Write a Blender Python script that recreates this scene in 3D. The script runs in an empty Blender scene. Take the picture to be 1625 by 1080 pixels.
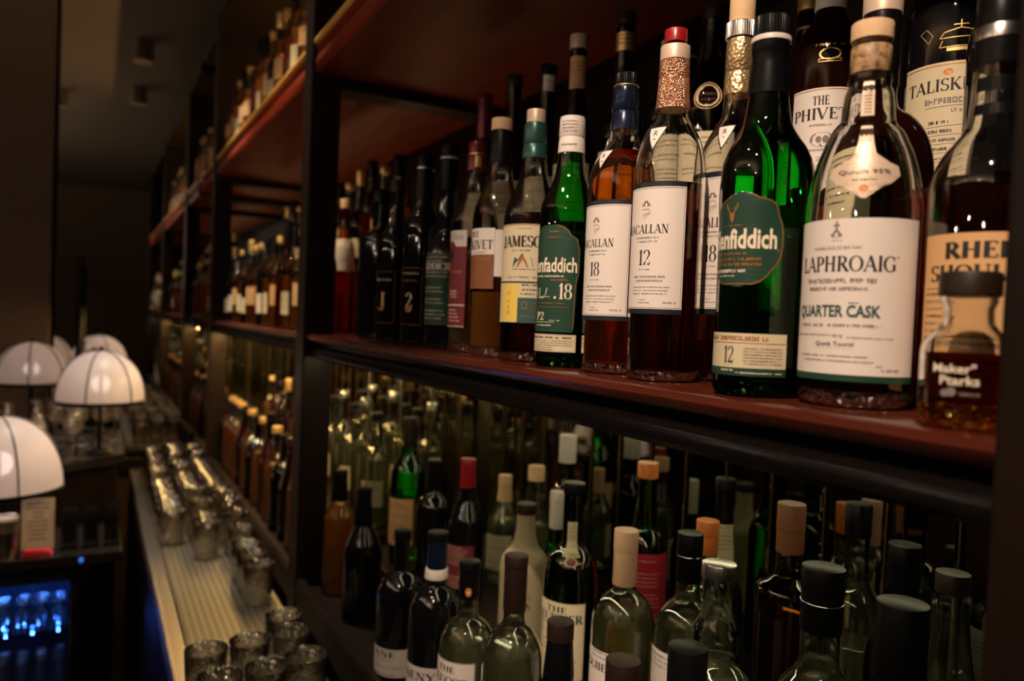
import bpy, bmesh, math, random
from mathutils import Vector, Matrix
S = bpy.context.scene
COL = S.collection
PI = math.pi
EYE = 1.58                       # camera height above the floor (m); shelf heights below are given from the eye

# ---------------------------------------------------------------- camera
F_PX, PITCH, ROLL, YAW = 1200.0, math.radians(1.575), math.radians(2.35), math.radians(28.9)
F0 = Vector((math.sin(YAW), math.cos(YAW), 0)); R0 = Vector((math.cos(YAW), -math.sin(YAW), 0)); UP = Vector((0, 0, 1))
FW = F0*math.cos(PITCH) - UP*math.sin(PITCH); U0 = UP*math.cos(PITCH) + F0*math.sin(PITCH)
CU = U0*math.cos(ROLL) - R0*math.sin(ROLL); CR = R0*math.cos(ROLL) + U0*math.sin(ROLL)
cd = bpy.data.cameras.new('camera'); cam = bpy.data.objects.new('camera', cd); COL.objects.link(cam)
cam.matrix_world = Matrix(((CR.x, CU.x, -FW.x, 0), (CR.y, CU.y, -FW.y, 0), (CR.z, CU.z, -FW.z, EYE), (0, 0, 0, 1)))
cd.sensor_width = 36; cd.lens = F_PX/1625*36; cd.clip_start = 0.02
cd.dof.use_dof = True; cd.dof.focus_distance = 0.70; cd.dof.aperture_fstop = 4.4
S.camera = cam
# ---------------------------------------------------------------- world, exposure, sampling quality
w = bpy.data.worlds.new('world'); S.world = w; w.use_nodes = True
w.node_tree.nodes['Background'].inputs[0].default_value = (1.0, .62, .4, 1)
w.node_tree.nodes['Background'].inputs[1].default_value = 0.004
S.view_settings.view_transform = 'Standard'; S.view_settings.look = 'None'
S.view_settings.exposure = 0.0; S.view_settings.gamma = 1.0; S.view_settings.use_curve_mapping = False
cy = S.cycles
cy.max_bounces = 20; cy.transmission_bounces = 14; cy.glossy_bounces = 8; cy.diffuse_bounces = 3; cy.transparent_max_bounces = 48
cy.sample_clamp_indirect = 4.0; cy.blur_glossy = 0.3; cy.caustics_reflective = True; cy.caustics_refractive = True
cy.use_denoising = True; cy.denoiser = 'OPENIMAGEDENOISE'; cy.denoising_input_passes = 'RGB_ALBEDO_NORMAL'
cy.use_adaptive_sampling = False

# ---------------------------------------------------------------- the room's recessed ceiling spots, then added fill lights
CEIL = EYE + 1.45
def spot(loc, aim, power, col, size=70, rad=.02, blend=.9):
    ld = bpy.data.lights.new('ceiling_spot', 'SPOT'); ld.energy = power; ld.color = col
    ld.spot_size = math.radians(size); ld.spot_blend = blend; ld.shadow_soft_size = rad
    o = bpy.data.objects.new('ceiling_spot_light', ld); COL.objects.link(o)
    o.location = loc; o.rotation_euler = (Vector(aim)-Vector(loc)).to_track_quat('-Z', 'Y').to_euler()
    return o
WARM = (1.0, .74, .55)
AMBER = (1, .70, .38)
SPOTS = [((-.55, -.25, CEIL-.12), (.45, .44, EYE+.06), 165, WARM, 34),
         ((-.40, .55, CEIL-.12), (.46, .75, EYE+.12), 24, (1, .76, .55), 32),
         ((-.25, 1.35, CEIL-.12), (.46, 1.2, EYE+.1), 4, (1, .75, .5), 40),
         ((-.30, 1.85, CEIL-.12), (.46, 2.05, EYE+.12), 75, AMBER, 40),
         ((-.30, 2.40, CEIL-.12), (.46, 2.55, EYE-.05), 80, AMBER, 44),
         ((.20, 2.75, CEIL-.12), (.26, 2.6, EYE-.7), 150, (1, .90, .74), 46),
         ((.22, 1.75, CEIL-.12), (.26, 1.72, EYE-.7), 105, (1, .90, .74), 40)]
for a in SPOTS: spot(*a)
# unseen point lights added at the left to make glints on the bottles
for p in [(-.8, -.5+.6*k, .62) for k in range(5)]+[(-.8, -.2+.6*k, .30) for k in range(4)]:
    ld = bpy.data.lights.new('added_glint', 'POINT'); ld.energy = 1.6; ld.color = (1, .80, .60); ld.shadow_soft_size = .008
    o = bpy.data.objects.new('added_glint_light', ld); COL.objects.link(o); o.location = (p[0], p[1], EYE+p[2])
# soft area light added out of view, bouncing off the ceiling as ambient fill
ld = bpy.data.lights.new('ceiling_fill', 'AREA'); ld.shape = 'RECTANGLE'; ld.size = .2; ld.size_y = 5; ld.energy = 55; ld.color = (1, .74, .5)
o = bpy.data.objects.new('ceiling_fill_light', ld); COL.objects.link(o); o.location = (-2.6, .2, CEIL-.35); o.rotation_euler = (PI, .3, 0)

# ---------------------------------------------------------------- helpers: objects
def link(o, parent=None):
    COL.objects.link(o)
    if parent: o.parent = parent
    return o
def thing(name, label, cat, loc=(0, 0, 0), group=None, rz=0):
    o = bpy.data.objects.new(name, None); o.empty_display_size = .02; COL.objects.link(o)
    o.location = loc; o.rotation_euler = (0, 0, rz); o['label'] = label; o['category'] = cat
    if group: o['group'] = group
    return o
def tag(o, label, cat, group=None):
    o['label'] = label; o['category'] = cat
    if group: o['group'] = group
    return o
def obj(name, bm, mats, parent=None, loc=None, smooth=35, label=None):
    me = bpy.data.meshes.new(name); bm.normal_update(); bm.to_mesh(me); bm.free()
    for m in (mats if isinstance(mats, (list, tuple)) else [mats]): me.materials.append(m)
    if smooth:
        for p in me.polygons: p.use_smooth = True
        me.set_sharp_from_angle(angle=math.radians(smooth))
    o = bpy.data.objects.new(name, me)
    if loc: o.location = loc
    if label: o['label'] = label
    return link(o, parent)
def struct(name, bm, mats, loc=None, smooth=0):
    o = obj(name, bm, mats, None, loc, smooth); o['kind'] = 'structure'; return o
def dup(root, loc, label, group=None, rz=0, scale=None):
    r = root.copy(); COL.objects.link(r); r.location = loc; r.rotation_euler = (0, 0, rz); r['label'] = label
    if scale: r.scale = scale
    if group: r['group'] = group
    for ch in list(root.children):
        c = ch.copy(); COL.objects.link(c); c.parent = r
        for g in list(ch.children):
            d = g.copy(); COL.objects.link(d); d.parent = c
    return r
# ---------------------------------------------------------------- helpers: shapes
def box(bm, x0, x1, y0, y1, z0, z1, bev=0, mi=0):
    vs = [bm.verts.new(p) for p in ((x0,y0,z0),(x1,y0,z0),(x1,y1,z0),(x0,y1,z0),(x0,y0,z1),(x1,y0,z1),(x1,y1,z1),(x0,y1,z1))]
    fs = [bm.faces.new([vs[i] for i in q]) for q in ((3,2,1,0),(4,5,6,7),(0,1,5,4),(1,2,6,5),(2,3,7,6),(3,0,4,7))]
    for f_ in fs: f_.material_index = mi
    if bev:
        es = list({e for f_ in fs for e in f_.edges})
        r = bmesh.ops.bevel(bm, geom=es, offset=bev, segments=2, affect='EDGES', profile=.6)
        for f_ in r['faces']: f_.material_index = mi
def boxm(*a, **k):
    bm = bmesh.new(); box(bm, *a, **k); return bm
def extr(poly, y0, y1, bm=None):
    """polygon in (x, z) pulled along y"""
    bm = bm or bmesh.new(); n = len(poly)
    a = [bm.verts.new((x, y0, z)) for x, z in poly]; b = [bm.verts.new((x, y1, z)) for x, z in poly]
    for i in range(n): bm.faces.new((a[i], a[(i+1) % n], b[(i+1) % n], b[i]))
    bm.faces.new(a[::-1]); bm.faces.new(b); bmesh.ops.recalc_face_normals(bm, faces=bm.faces); return bm
def lathe(prof, seg=48, bm=None, shape=None, cap0=True, cap1=True, off=(0, 0), mi=0):
    """prof: (z, r) in metres from bottom to top; shape(theta, z) scales the radius"""
    bm = bm or bmesh.new(); rings = []
    for z, r in prof:
        ring = []
        for k in range(seg):
            th = 2*PI*k/seg; rr = r*(shape(th, z) if shape else 1)
            ring.append(bm.verts.new((off[0]-rr*math.cos(th), off[1]-rr*math.sin(th), z)))
        rings.append(ring)
    for a, b in zip(rings, rings[1:]):
        for k in range(seg):
            f_ = bm.faces.new((a[k], a[(k+1) % seg], b[(k+1) % seg], b[k])); f_.material_index = mi
    if cap0: bm.faces.new(rings[0][::-1]).material_index = mi
    if cap1: bm.faces.new(rings[-1]).material_index = mi
    return bm
def tube(bm, pts, r, seg=8, closed=False):
    pts = [Vector(p) for p in pts]; n = len(pts); rings = []
    for i, p in enumerate(pts):
        t = (pts[(i+1) % n]-pts[i-1]) if closed else (pts[min(i+1, n-1)]-pts[max(i-1, 0)])
        t.normalize(); u = t.orthogonal() if abs(t.z) > .95 else t.cross(UP); u.normalize(); v = t.cross(u)
        rings.append([bm.verts.new(p+r*(math.cos(2*PI*k/seg)*u+math.sin(2*PI*k/seg)*v)) for k in range(seg)])
    for i in range(n if closed else n-1):
        a, b = rings[i], rings[(i+1) % n]
        for k in range(seg): bm.faces.new((a[k], a[(k+1) % seg], b[(k+1) % seg], b[k]))
    if not closed: bm.faces.new(rings[0]); bm.faces.new(rings[-1][::-1])
    bmesh.ops.recalc_face_normals(bm, faces=bm.faces)
    return bm
def pchip(pts, step=3.0):
    """smooth monotone curve through (z, r) knots in mm -> list in mm"""
    z = [p[0] for p in pts]; r = [p[1] for p in pts]; n = len(z)
    if n < 3: return list(pts)
    h = [z[i+1]-z[i] for i in range(n-1)]; d = [(r[i+1]-r[i])/h[i] for i in range(n-1)]
    m = [0.0]*n
    for i in range(1, n-1):
        if d[i-1]*d[i] > 0:
            w1, w2 = 2*h[i]+h[i-1], h[i]+2*h[i-1]; m[i] = (w1+w2)/(w1/d[i-1]+w2/d[i])
    out = []
    for i in range(n-1):
        k = max(1, int(math.ceil(h[i]/step))) if abs(d[i]) > .01 else 1
        for j in range(k):
            t = j/k; t2, t3 = t*t, t*t*t
            out.append((z[i]+t*h[i], (2*t3-3*t2+1)*r[i]+(t3-2*t2+t)*h[i]*m[i]+(-2*t3+3*t2)*r[i+1]+(t3-t2)*h[i]*m[i+1]))
    out.append((z[-1], r[-1])); return out
def rad_at(curve, z):
    if z <= curve[0][0]: return curve[0][1]
    for (a, ra), (b, rb) in zip(curve, curve[1:]):
        if z <= b: return ra+(rb-ra)*(z-a)/(b-a) if b > a else rb
    return curve[-1][1]
MM = lambda c: [(z/1000, r/1000) for z, r in c]

# ---------------------------------------------------------------- materials
def nt(name):
    m = bpy.data.materials.new(name); m.use_nodes = True; t = m.node_tree
    return m, t, t.nodes, t.links, t.nodes['Principled BSDF']
def plain(name, col, rough=.5, metal=0, spec=.5, bump=None, coat=0, trans=0, ior=1.45, emit=None):
    m, t, N, L, p = nt(name)
    p.inputs['Base Color'].default_value = (*col, 1); p.inputs['Roughness'].default_value = rough
    p.inputs['Metallic'].default_value = metal; p.inputs['Specular IOR Level'].default_value = spec
    p.inputs['Coat Weight'].default_value = coat; p.inputs['Transmission Weight'].default_value = trans; p.inputs['IOR'].default_value = ior
    if emit: p.inputs['Emission Color'].default_value = (*emit[:3], 1); p.inputs['Emission Strength'].default_value = emit[3]
    if bump:
        tc = N.new('ShaderNodeTexCoord'); nz = N.new('ShaderNodeTexVoronoi' if bump[0] == 'v' else 'ShaderNodeTexNoise')
        nz.inputs['Scale'].default_value = bump[1]; b = N.new('ShaderNodeBump')
        b.inputs['Strength'].default_value = bump[2]; b.inputs['Distance'].default_value = bump[3] if len(bump) > 3 else .001
        L.new(tc.outputs['Object'], nz.inputs['Vector']); L.new(nz.outputs[0], b.inputs['Height']); L.new(b.outputs[0], p.inputs['Normal'])
    return m
def wood(name, c1, c2, rough=.3, stretch=(14, 1.2, 14), coat=.3, spec=.5):
    m, t, N, L, p = nt(name); p.inputs['Specular IOR Level'].default_value = spec
    tc = N.new('ShaderNodeTexCoord'); mp = N.new('ShaderNodeMapping'); mp.inputs['Scale'].default_value = stretch
    nz = N.new('ShaderNodeTexNoise'); nz.inputs['Scale'].default_value = 3; nz.inputs['Detail'].default_value = 6; nz.inputs['Distortion'].default_value = .6
    cr = N.new('ShaderNodeValToRGB'); cr.color_ramp.elements[0].color = (*c1, 1); cr.color_ramp.elements[1].color = (*c2, 1)
    cr.color_ramp.elements[0].position = .3; cr.color_ramp.elements[1].position = .72
    L.new(tc.outputs['Object'], mp.inputs[0]); L.new(mp.outputs[0], nz.inputs['Vector']); L.new(nz.outputs[0], cr.inputs[0]); L.new(cr.outputs[0], p.inputs['Base Color'])
    p.inputs['Roughness'].default_value = rough; p.inputs['Coat Weight'].default_value = coat; p.inputs['Coat Roughness'].default_value = .15
    return m
def thin_glass(name, tint, edge, rough=.015, refl=1.0, bump=0.0):
    """blown bottle wall: clear sheet that tints what is behind it, more so where the wall is seen edge-on"""
    m = bpy.data.materials.new(name); m.use_nodes = True; t = m.node_tree; N, L = t.nodes, t.links
    N.remove(N['Principled BSDF']); out = N['Material Output']
    lw = N.new('ShaderNodeLayerWeight'); lw.inputs['Blend'].default_value = .42
    cr = N.new('ShaderNodeValToRGB'); cr.color_ramp.elements[0].color = (*tint, 1); cr.color_ramp.elements[1].color = (*edge, 1)
    cr.color_ramp.elements[0].position = .25; cr.color_ramp.elements[1].position = .98
    tr = N.new('ShaderNodeBsdfTransparent'); gl = N.new('ShaderNodeBsdfGlossy'); gl.inputs['Roughness'].default_value = rough
    fr = N.new('ShaderNodeFresnel'); fr.inputs['IOR'].default_value = 1.55
    mu = N.new('ShaderNodeMath'); mu.operation = 'MULTIPLY'; mu.inputs[1].default_value = 1.5*refl; mu.use_clamp = True
    mx = N.new('ShaderNodeMixShader')
    tc = N.new('ShaderNodeTexCoord'); nz = N.new('ShaderNodeTexNoise'); nz.inputs['Scale'].default_value = 60 if bump < .2 else 420
    b = N.new('ShaderNodeBump'); b.inputs['Strength'].default_value = max(bump, .02); b.inputs['Distance'].default_value = .001
    L.new(tc.outputs['Object'], nz.inputs['Vector']); L.new(nz.outputs[0], b.inputs['Height']); L.new(b.outputs[0], gl.inputs['Normal'])
    L.new(lw.outputs['Facing'], cr.inputs[0]); L.new(cr.outputs[0], tr.inputs['Color']); L.new(fr.outputs[0], mu.inputs[0]); L.new(mu.outputs[0], mx.inputs[0])
    L.new(tr.outputs[0], mx.inputs[1]); L.new(gl.outputs[0], mx.inputs[2]); L.new(mx.outputs[0], out.inputs[0])
    return m
def liquid(name, col, cloud=.12, body=None, ior=1.35):
    """see-through drink that also scatters a share of the light passing through it"""
    m = bpy.data.materials.new(name); m.use_nodes = True; t = m.node_tree; N, L = t.nodes, t.links; N.remove(N['Principled BSDF'])
    d = N.new('ShaderNodeBsdfDiffuse'); d.inputs[0].default_value = (*(body or col), 1); tl = N.new('ShaderNodeBsdfTranslucent'); tl.inputs[0].default_value = (*(body or col), 1)
    ms = N.new('ShaderNodeMixShader'); ms.inputs[0].default_value = .6; L.new(d.outputs[0], ms.inputs[1]); L.new(tl.outputs[0], ms.inputs[2])
    g = N.new('ShaderNodeBsdfGlass'); g.inputs['Color'].default_value = (*col, 1); g.inputs['IOR'].default_value = ior; g.inputs['Roughness'].default_value = .0
    mx = N.new('ShaderNodeMixShader'); mx.inputs[0].default_value = cloud  # milky share stands in for light glowing through the drink
    L.new(g.outputs[0], mx.inputs[1]); L.new(ms.outputs[0], mx.inputs[2]); L.new(mx.outputs[0], N['Material Output'].inputs[0])
    return m
def bumpy_glass(name, col, scale=260, strength=.8, shine=0.0):
    m = bpy.data.materials.new(name); m.use_nodes = True; t = m.node_tree; N, L = t.nodes, t.links
    N.remove(N['Principled BSDF'])
    g = N.new('ShaderNodeBsdfGlass'); g.inputs['Color'].default_value = (*col, 1); g.inputs['IOR'].default_value = 1.5; g.inputs['Roughness'].default_value = .04
    gl = N.new('ShaderNodeBsdfGlossy'); gl.inputs['Color'].default_value = (*col, 1); gl.inputs['Roughness'].default_value = .07
    tc = N.new('ShaderNodeTexCoord'); v = N.new('ShaderNodeTexVoronoi'); v.inputs['Scale'].default_value = scale
    b = N.new('ShaderNodeBump'); b.inputs['Strength'].default_value = strength; b.inputs['Distance'].default_value = .002
    mx = N.new('ShaderNodeMixShader'); mx.inputs[0].default_value = shine
    L.new(tc.outputs['Object'], v.inputs['Vector']); L.new(v.outputs[0], b.inputs['Height'])
    for n_ in (g, gl): L.new(b.outputs[0], n_.inputs['Normal'])
    L.new(g.outputs[0], mx.inputs[1]); L.new(gl.outputs[0], mx.inputs[2]); L.new(mx.outputs[0], N['Material Output'].inputs[0])
    return m
M = {}
M['mahog'] = wood('mahogany', (.035, .006, .003), (.095, .018, .009), .20)
M['mahog_in'] = wood('mahogany_lining', (.085, .009, .003), (.20, .024, .008), .45, coat=.0, spec=.2)
M['dark'] = wood('ebonised_wood', (.006, .003, .002), (.014, .007, .004), .45, (10, 10, .8), .0, .18)
M['brass'] = plain('brass', (.85, .48, .11), .42, .4)
M['bronze_trim'] = plain('dark_bronze_trim', (.30, .20, .07), .35, 1)
M['gold'] = plain('gold_print', (.75, .5, .2), .35, .8)
M['silver'] = plain('silver_metal', (.7, .68, .66), .25, 1)
M['steel'] = plain('brushed_steel', (.5, .47, .42), .3, 1, bump=('n', 180, .15))
M['copper'] = plain('hammered_copper', (.74, .37, .23), .36, .85, bump=('v', 620, 1.0, .0014))
M['navy'] = plain('navy_foil', (.012, .018, .045), .22, .5)
M['black'] = plain('black_plastic', (.0035, .0035, .004), .34, spec=.16)
M['brownblack'] = plain('brown_black_cap', (.016, .008, .005), .45, spec=.3)
M['cream'] = plain('cream_paper', (.62, .54, .36), .6)
M['white'] = plain('white_paper', (.74, .67, .62), .55)
M['tan'] = plain('tan_paper', (.62, .36, .16), .6)
M['greenlab'] = plain('dark_green_paper', (.012, .05, .03), .45)
M['greencap'] = plain('green_foil', (.03, .09, .08), .3, .4)
M['maroon'] = plain('maroon_paper', (.17, .02, .03), .5)
M['maroonfoil'] = plain('maroon_foil', (.13, .012, .02), .28, .3)
M['red'] = plain('red_plastic', (.28, .008, .012), .3)
M['redlab'] = plain('red_label_paper', (.5, .02, .05), .5)
M['brownlab'] = plain('brown_paper', (.23, .085, .035), .5)
M['yellow'] = plain('yellow_paper', (.75, .55, .10), .55)
M['teal'] = plain('teal_paper', (.03, .09, .09), .5)
M['ink'] = plain('black_ink', (.012, .011, .012), .6)
M['grey_ink'] = plain('grey_ink', (.20, .17, .16), .6)
M['lite'] = plain('pale_ink', (.80, .70, .55), .55)
M['bronze'] = plain('bronze_ink', (.45, .17, .05), .45, .4)
M['greenink'] = plain('green_ink', (.02, .07, .06), .6)
M['borderblue'] = plain('slate_border_ink', (.012, .015, .022), .4)
M['cork'] = plain('cork', (.62, .42, .24), .75, bump=('n', 260, .5))
M['peach'] = plain('peach_capsule', (.72, .45, .30), .4)
M['orange'] = plain('orange_cap', (.75, .22, .04), .35)
M['beige'] = plain('beige_capsule', (.62, .48, .36), .4, .2)
M['greywhite'] = plain('pale_grey_cap', (.62, .57, .52), .4)
M['patgold'] = plain('patterned_gold_foil', (.66, .46, .24), .3, .8, bump=('v', 300, .9))
M['g_clear'] = thin_glass('clear_glass', (.97, .97, .95), (.55, .57, .52))
M['g_clear_lo'] = thin_glass('clear_greenish_glass', (.95, .97, .92), (.50, .60, .46), .03, 1.7)
M['g_pane'] = thin_glass('divider_glass', (.96, .97, .93), (.35, .45, .30), .01, .8)
M['g_green'] = thin_glass('green_glass', (.04, .80, .11), (.0, .26, .02))
M['g_dkgreen'] = thin_glass('dark_green_glass', (.045, .30, .06), (.0, .05, .005))
M['g_amber'] = thin_glass('amber_glass', (.62, .24, .05), (.16, .03, .004))
M['g_brown'] = thin_glass('brown_glass', (.16, .035, .012), (.02, .004, .002))
M['g_black'] = plain('black_glass', (.004, .004, .005), .06, coat=.3)
M['g_redbrown'] = plain('red_brown_glass', (.009, .0018, .001), .06)
M['frost'] = plain('frosted_glass', (.42, .36, .22), .45, trans=.25)
M['base'] = bumpy_glass('knurled_glass', (.95, .95, .93), 190, 1.0, .32)
M['base_amber'] = bumpy_glass('knurled_amber_glass', (1, .62, .16), 190, 1.0, .3)
M['base_green'] = bumpy_glass('knurled_green_glass', (.06, .22, .06), 190, 1.0, .2)
M['l_whisky'] = liquid('whisky', (.85, .40, .07), .05, (.70, .24, .03))
M['l_dark'] = liquid('dark_whisky', (.50, .14, .022), .015, (.40, .10, .016))
M['l_gold'] = liquid('golden_whisky', (.92, .56, .12), .36, (.88, .50, .09))
M['l_glow'] = liquid('glowing_gold_whisky', (.95, .60, .14), .62, (.96, .55, .12))  # milkier gold copy, with the glow of light put into its body colour
M['l_green'] = liquid('spirit_in_green', (.12, .55, .12), .05, (.1, .5, .1))
M['l_clear'] = liquid('clear_spirit', (.96, .98, .92), .10, (.86, .88, .58))  # yellowish body puts the gleam of light into a colourless spirit
def shell_glass(name, col):
    m = bpy.data.materials.new(name); m.use_nodes = True; t = m.node_tree; N, L = t.nodes, t.links; N.remove(N['Principled BSDF'])
    g = N.new('ShaderNodeBsdfGlass'); g.inputs['Color'].default_value = (*col, 1); g.inputs['IOR'].default_value = 1.5; L.new(g.outputs[0], N['Material Output'].inputs[0]); return m
M['g_shell_lo'] = shell_glass('thick_greenish_glass', (.93, .975, .91))
M['g_shell'] = shell_glass('thick_clear_glass', (.985, .985, .975))

# ---------------------------------------------------------------- lettering (strokes for the serif faces, built-in face for the sans ones)
TH, TN = .17, .06
def _l(x0, y0, x1, y1, w=TH): return ('l', x0, y0, x1, y1, w)
def _s(x, y, w=.13): return ('l', x-w, y, x+w, y, TN)
def _a(cx, cy_, rx, ry, a0, a1, k=1): return ('a', cx, cy_, rx, ry, a0, a1, k)
GL = {
 'A': (.86, [_l(.10,0,.43,1,TN), _l(.42,1,.76,0), _l(.22,.34,.62,.34,TN), _s(.10,.03,.1), _s(.76,.03,.12)]),
 'B': (.72, [_l(.2,0,.2,1), _a(.32,.76,.26,.22,-90,90), _a(.32,.28,.32,.26,-90,90), _s(.16,.03,.1), _s(.16,.97,.1)]),
 'C': (.80, [_a(.45,.5,.37,.48,40,320), _l(.74,.66,.74,.94,TN), _l(.74,.10,.74,.3,TN)]),
 'D': (.86, [_l(.2,0,.2,1), _a(.3,.5,.46,.47,-90,90), _s(.2,.03), _s(.2,.97)]),
 'E': (.70, [_l(.2,0,.2,1), _l(.1,.97,.6,.97,TN), _l(.1,.03,.62,.03,TN), _l(.2,.52,.48,.52,TN), _l(.6,.8,.6,.97,TN), _l(.63,.03,.63,.24,TN), _l(.48,.42,.48,.62,TN)]),
 'G': (.86, [_a(.46,.5,.38,.48,40,330), _l(.74,.66,.74,.94,TN), _l(.74,.08,.74,.44), _s(.72,.44)]),
 'H': (.90, [_l(.2,0,.2,1), _l(.7,0,.7,1), _l(.2,.52,.7,.52,TN), _s(.2,.03), _s(.2,.97), _s(.7,.03), _s(.7,.97)]),
 'I': (.40, [_l(.2,0,.2,1), _s(.2,.03), _s(.2,.97)]),
 'J': (.50, [_l(.3,.1,.3,1), _a(.16,.08,.15,.16,180,350), _s(.3,.97)]),
 'K': (.84, [_l(.2,0,.2,1), _l(.25,.42,.68,.97,TN), _l(.36,.56,.74,0), _s(.2,.03), _s(.2,.97), _s(.74,.03,.1), _s(.68,.97,.1)]),
 'L': (.66, [_l(.2,0,.2,1), _l(.1,.03,.6,.03,TN), _l(.6,.03,.6,.28,TN), _s(.2,.97)]),
 'M': (1.06, [_l(.16,0,.18,1,TN), _l(.2,1,.53,.06), _l(.53,.06,.86,1,TN), _l(.88,0,.88,1), _s(.16,.03,.1), _s(.88,.03), _s(.14,.97,.1), _s(.92,.97,.1)]),
 'N': (.92, [_l(.18,0,.18,1,TN), _l(.2,1,.72,.02), _l(.74,0,.74,1,TN), _s(.18,.03), _s(.14,.97,.1), _s(.74,.97)]),
 'O': (.90, [_a(.45,.5,.37,.48,0,360)]),
 'P': (.70, [_l(.2,0,.2,1), _a(.3,.72,.32,.26,-90,90), _s(.2,.03), _s(.15,.97,.1)]),
 'R': (.82, [_l(.2,0,.2,1), _a(.3,.74,.3,.24,-90,90), _l(.38,.5,.74,0), _s(.2,.03), _s(.15,.97,.1), _s(.74,.03,.1)]),
 'S': (.62, [_a(.32,.74,.22,.23,30,270,.8), _a(.31,.26,.24,.24,-150,90,.8), _l(.52,.78,.52,.97,TN), _l(.08,.04,.08,.24,TN)]),
 'T': (.76, [_l(.38,0,.38,1), _l(.06,.97,.7,.97,TN), _l(.06,.76,.06,.97,TN), _l(.7,.76,.7,.97,TN), _s(.38,.03)]),
 'U': (.86, [_l(.2,.3,.2,1), _a(.45,.3,.26,.28,180,360), _l(.7,.3,.7,1,TN), _s(.2,.97), _s(.7,.97)]),
 'V': (.84, [_l(.1,1,.42,0), _l(.42,0,.74,1,TN), _s(.1,.97), _s(.74,.97,.1)]),
 'Y': (.84, [_l(.1,1,.42,.48), _l(.74,1,.42,.48,TN), _l(.42,0,.42,.5), _s(.1,.97), _s(.74,.97,.1), _s(.42,.03)]),
 'Q': (.90, [_a(.45,.5,.37,.48,0,360), _l(.5,.15,.78,-.15)]),
 '1': (.46, [_l(.25,0,.25,1,.19), _l(.08,.8,.25,.97,TN), _s(.25,.03,.16)]),
 '2': (.62, [_a(.3,.72,.22,.26,-20,170), _l(.5,.62,.08,.05,.10), _l(.06,.06,.56,.06,.12), _l(.56,.06,.58,.24,TN)]),
 '8': (.60, [_a(.3,.75,.19,.22,0,360), _a(.3,.27,.23,.26,0,360)]),
 '.': (.3, [_l(.1,.06,.2,.06,.13)]), ' ': (.4, [])}
def seg_poly(x0, y0, x1, y1, w0, w1):
    dx, dy = x1-x0, y1-y0; l = math.hypot(dx, dy) or 1; nx, ny = -dy/l/2, dx/l/2
    return [(x0+nx*w0, y0+ny*w0), (x0-nx*w0, y0-ny*w0), (x1-nx*w1, y1-ny*w1), (x1+nx*w1, y1+ny*w1)]
def serif_polys(txt, bold=1.0):
    out, x = [], 0.0
    for ch in txt:
        wd, st = GL[ch]
        for s in st:
            if s[0] == 'l':
                _, x0, y0, x1, y1, w_ = s; out.append([(x+a, b) for a, b in seg_poly(x0, y0, x1, y1, w_*bold, w_*bold)])
            else:
                _, cx, cy_, rx, ry, a0, a1, k = s; n = max(6, int(abs(a1-a0)/18)); pr = None
                for i in range(n+1):
                    a = math.radians(a0+(a1-a0)*i/n); wv = (TN+(TH-TN)*abs(math.cos(a))*k)*bold
                    rx_, ry_ = rx-.0, ry
                    po = (x+cx+rx_*math.cos(a)+wv/2*math.cos(a), cy_+ry_*math.sin(a)+wv/2*math.sin(a)*.6)
                    pi_ = (x+cx+rx_*math.cos(a)-wv/2*math.cos(a), cy_+ry_*math.sin(a)-wv/2*math.sin(a)*.6)
                    if pr: out.append([pr[1], pi_, po, pr[0]] if a1 < a0 else [pr[0], po, pi_, pr[1]])
                    pr = (po, pi_)
        x += wd
    return out, x
_sans = {}
def sans_polys(txt, bold=0.0):
    key = (txt, bold)
    if key not in _sans:
        cu = bpy.data.curves.new('lettering', 'FONT'); cu.body = txt; cu.size = 1.0; cu.resolution_u = 2; cu.offset = bold
        o = bpy.data.objects.new('lettering', cu); COL.objects.link(o)
        me = bpy.data.meshes.new_from_object(o.evaluated_get(bpy.context.evaluated_depsgraph_get()))
        v = [(p.co.x, p.co.y) for p in me.vertices]
        polys = [[v[i] for i in p.vertices] for p in me.polygons]
        bpy.data.objects.remove(o); bpy.data.curves.remove(cu); bpy.data.meshes.remove(me)
        xs = [p[0] for p in v] or [0]; ys = [p[1] for p in v] or [0]
        x0, y0, y1 = min(xs), min(ys), max(ys)
        _sans[key] = ([[(a-x0, b-y0) for a, b in q] for q in polys], max(xs)-x0, y1-y0)
    return _sans[key]
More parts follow.
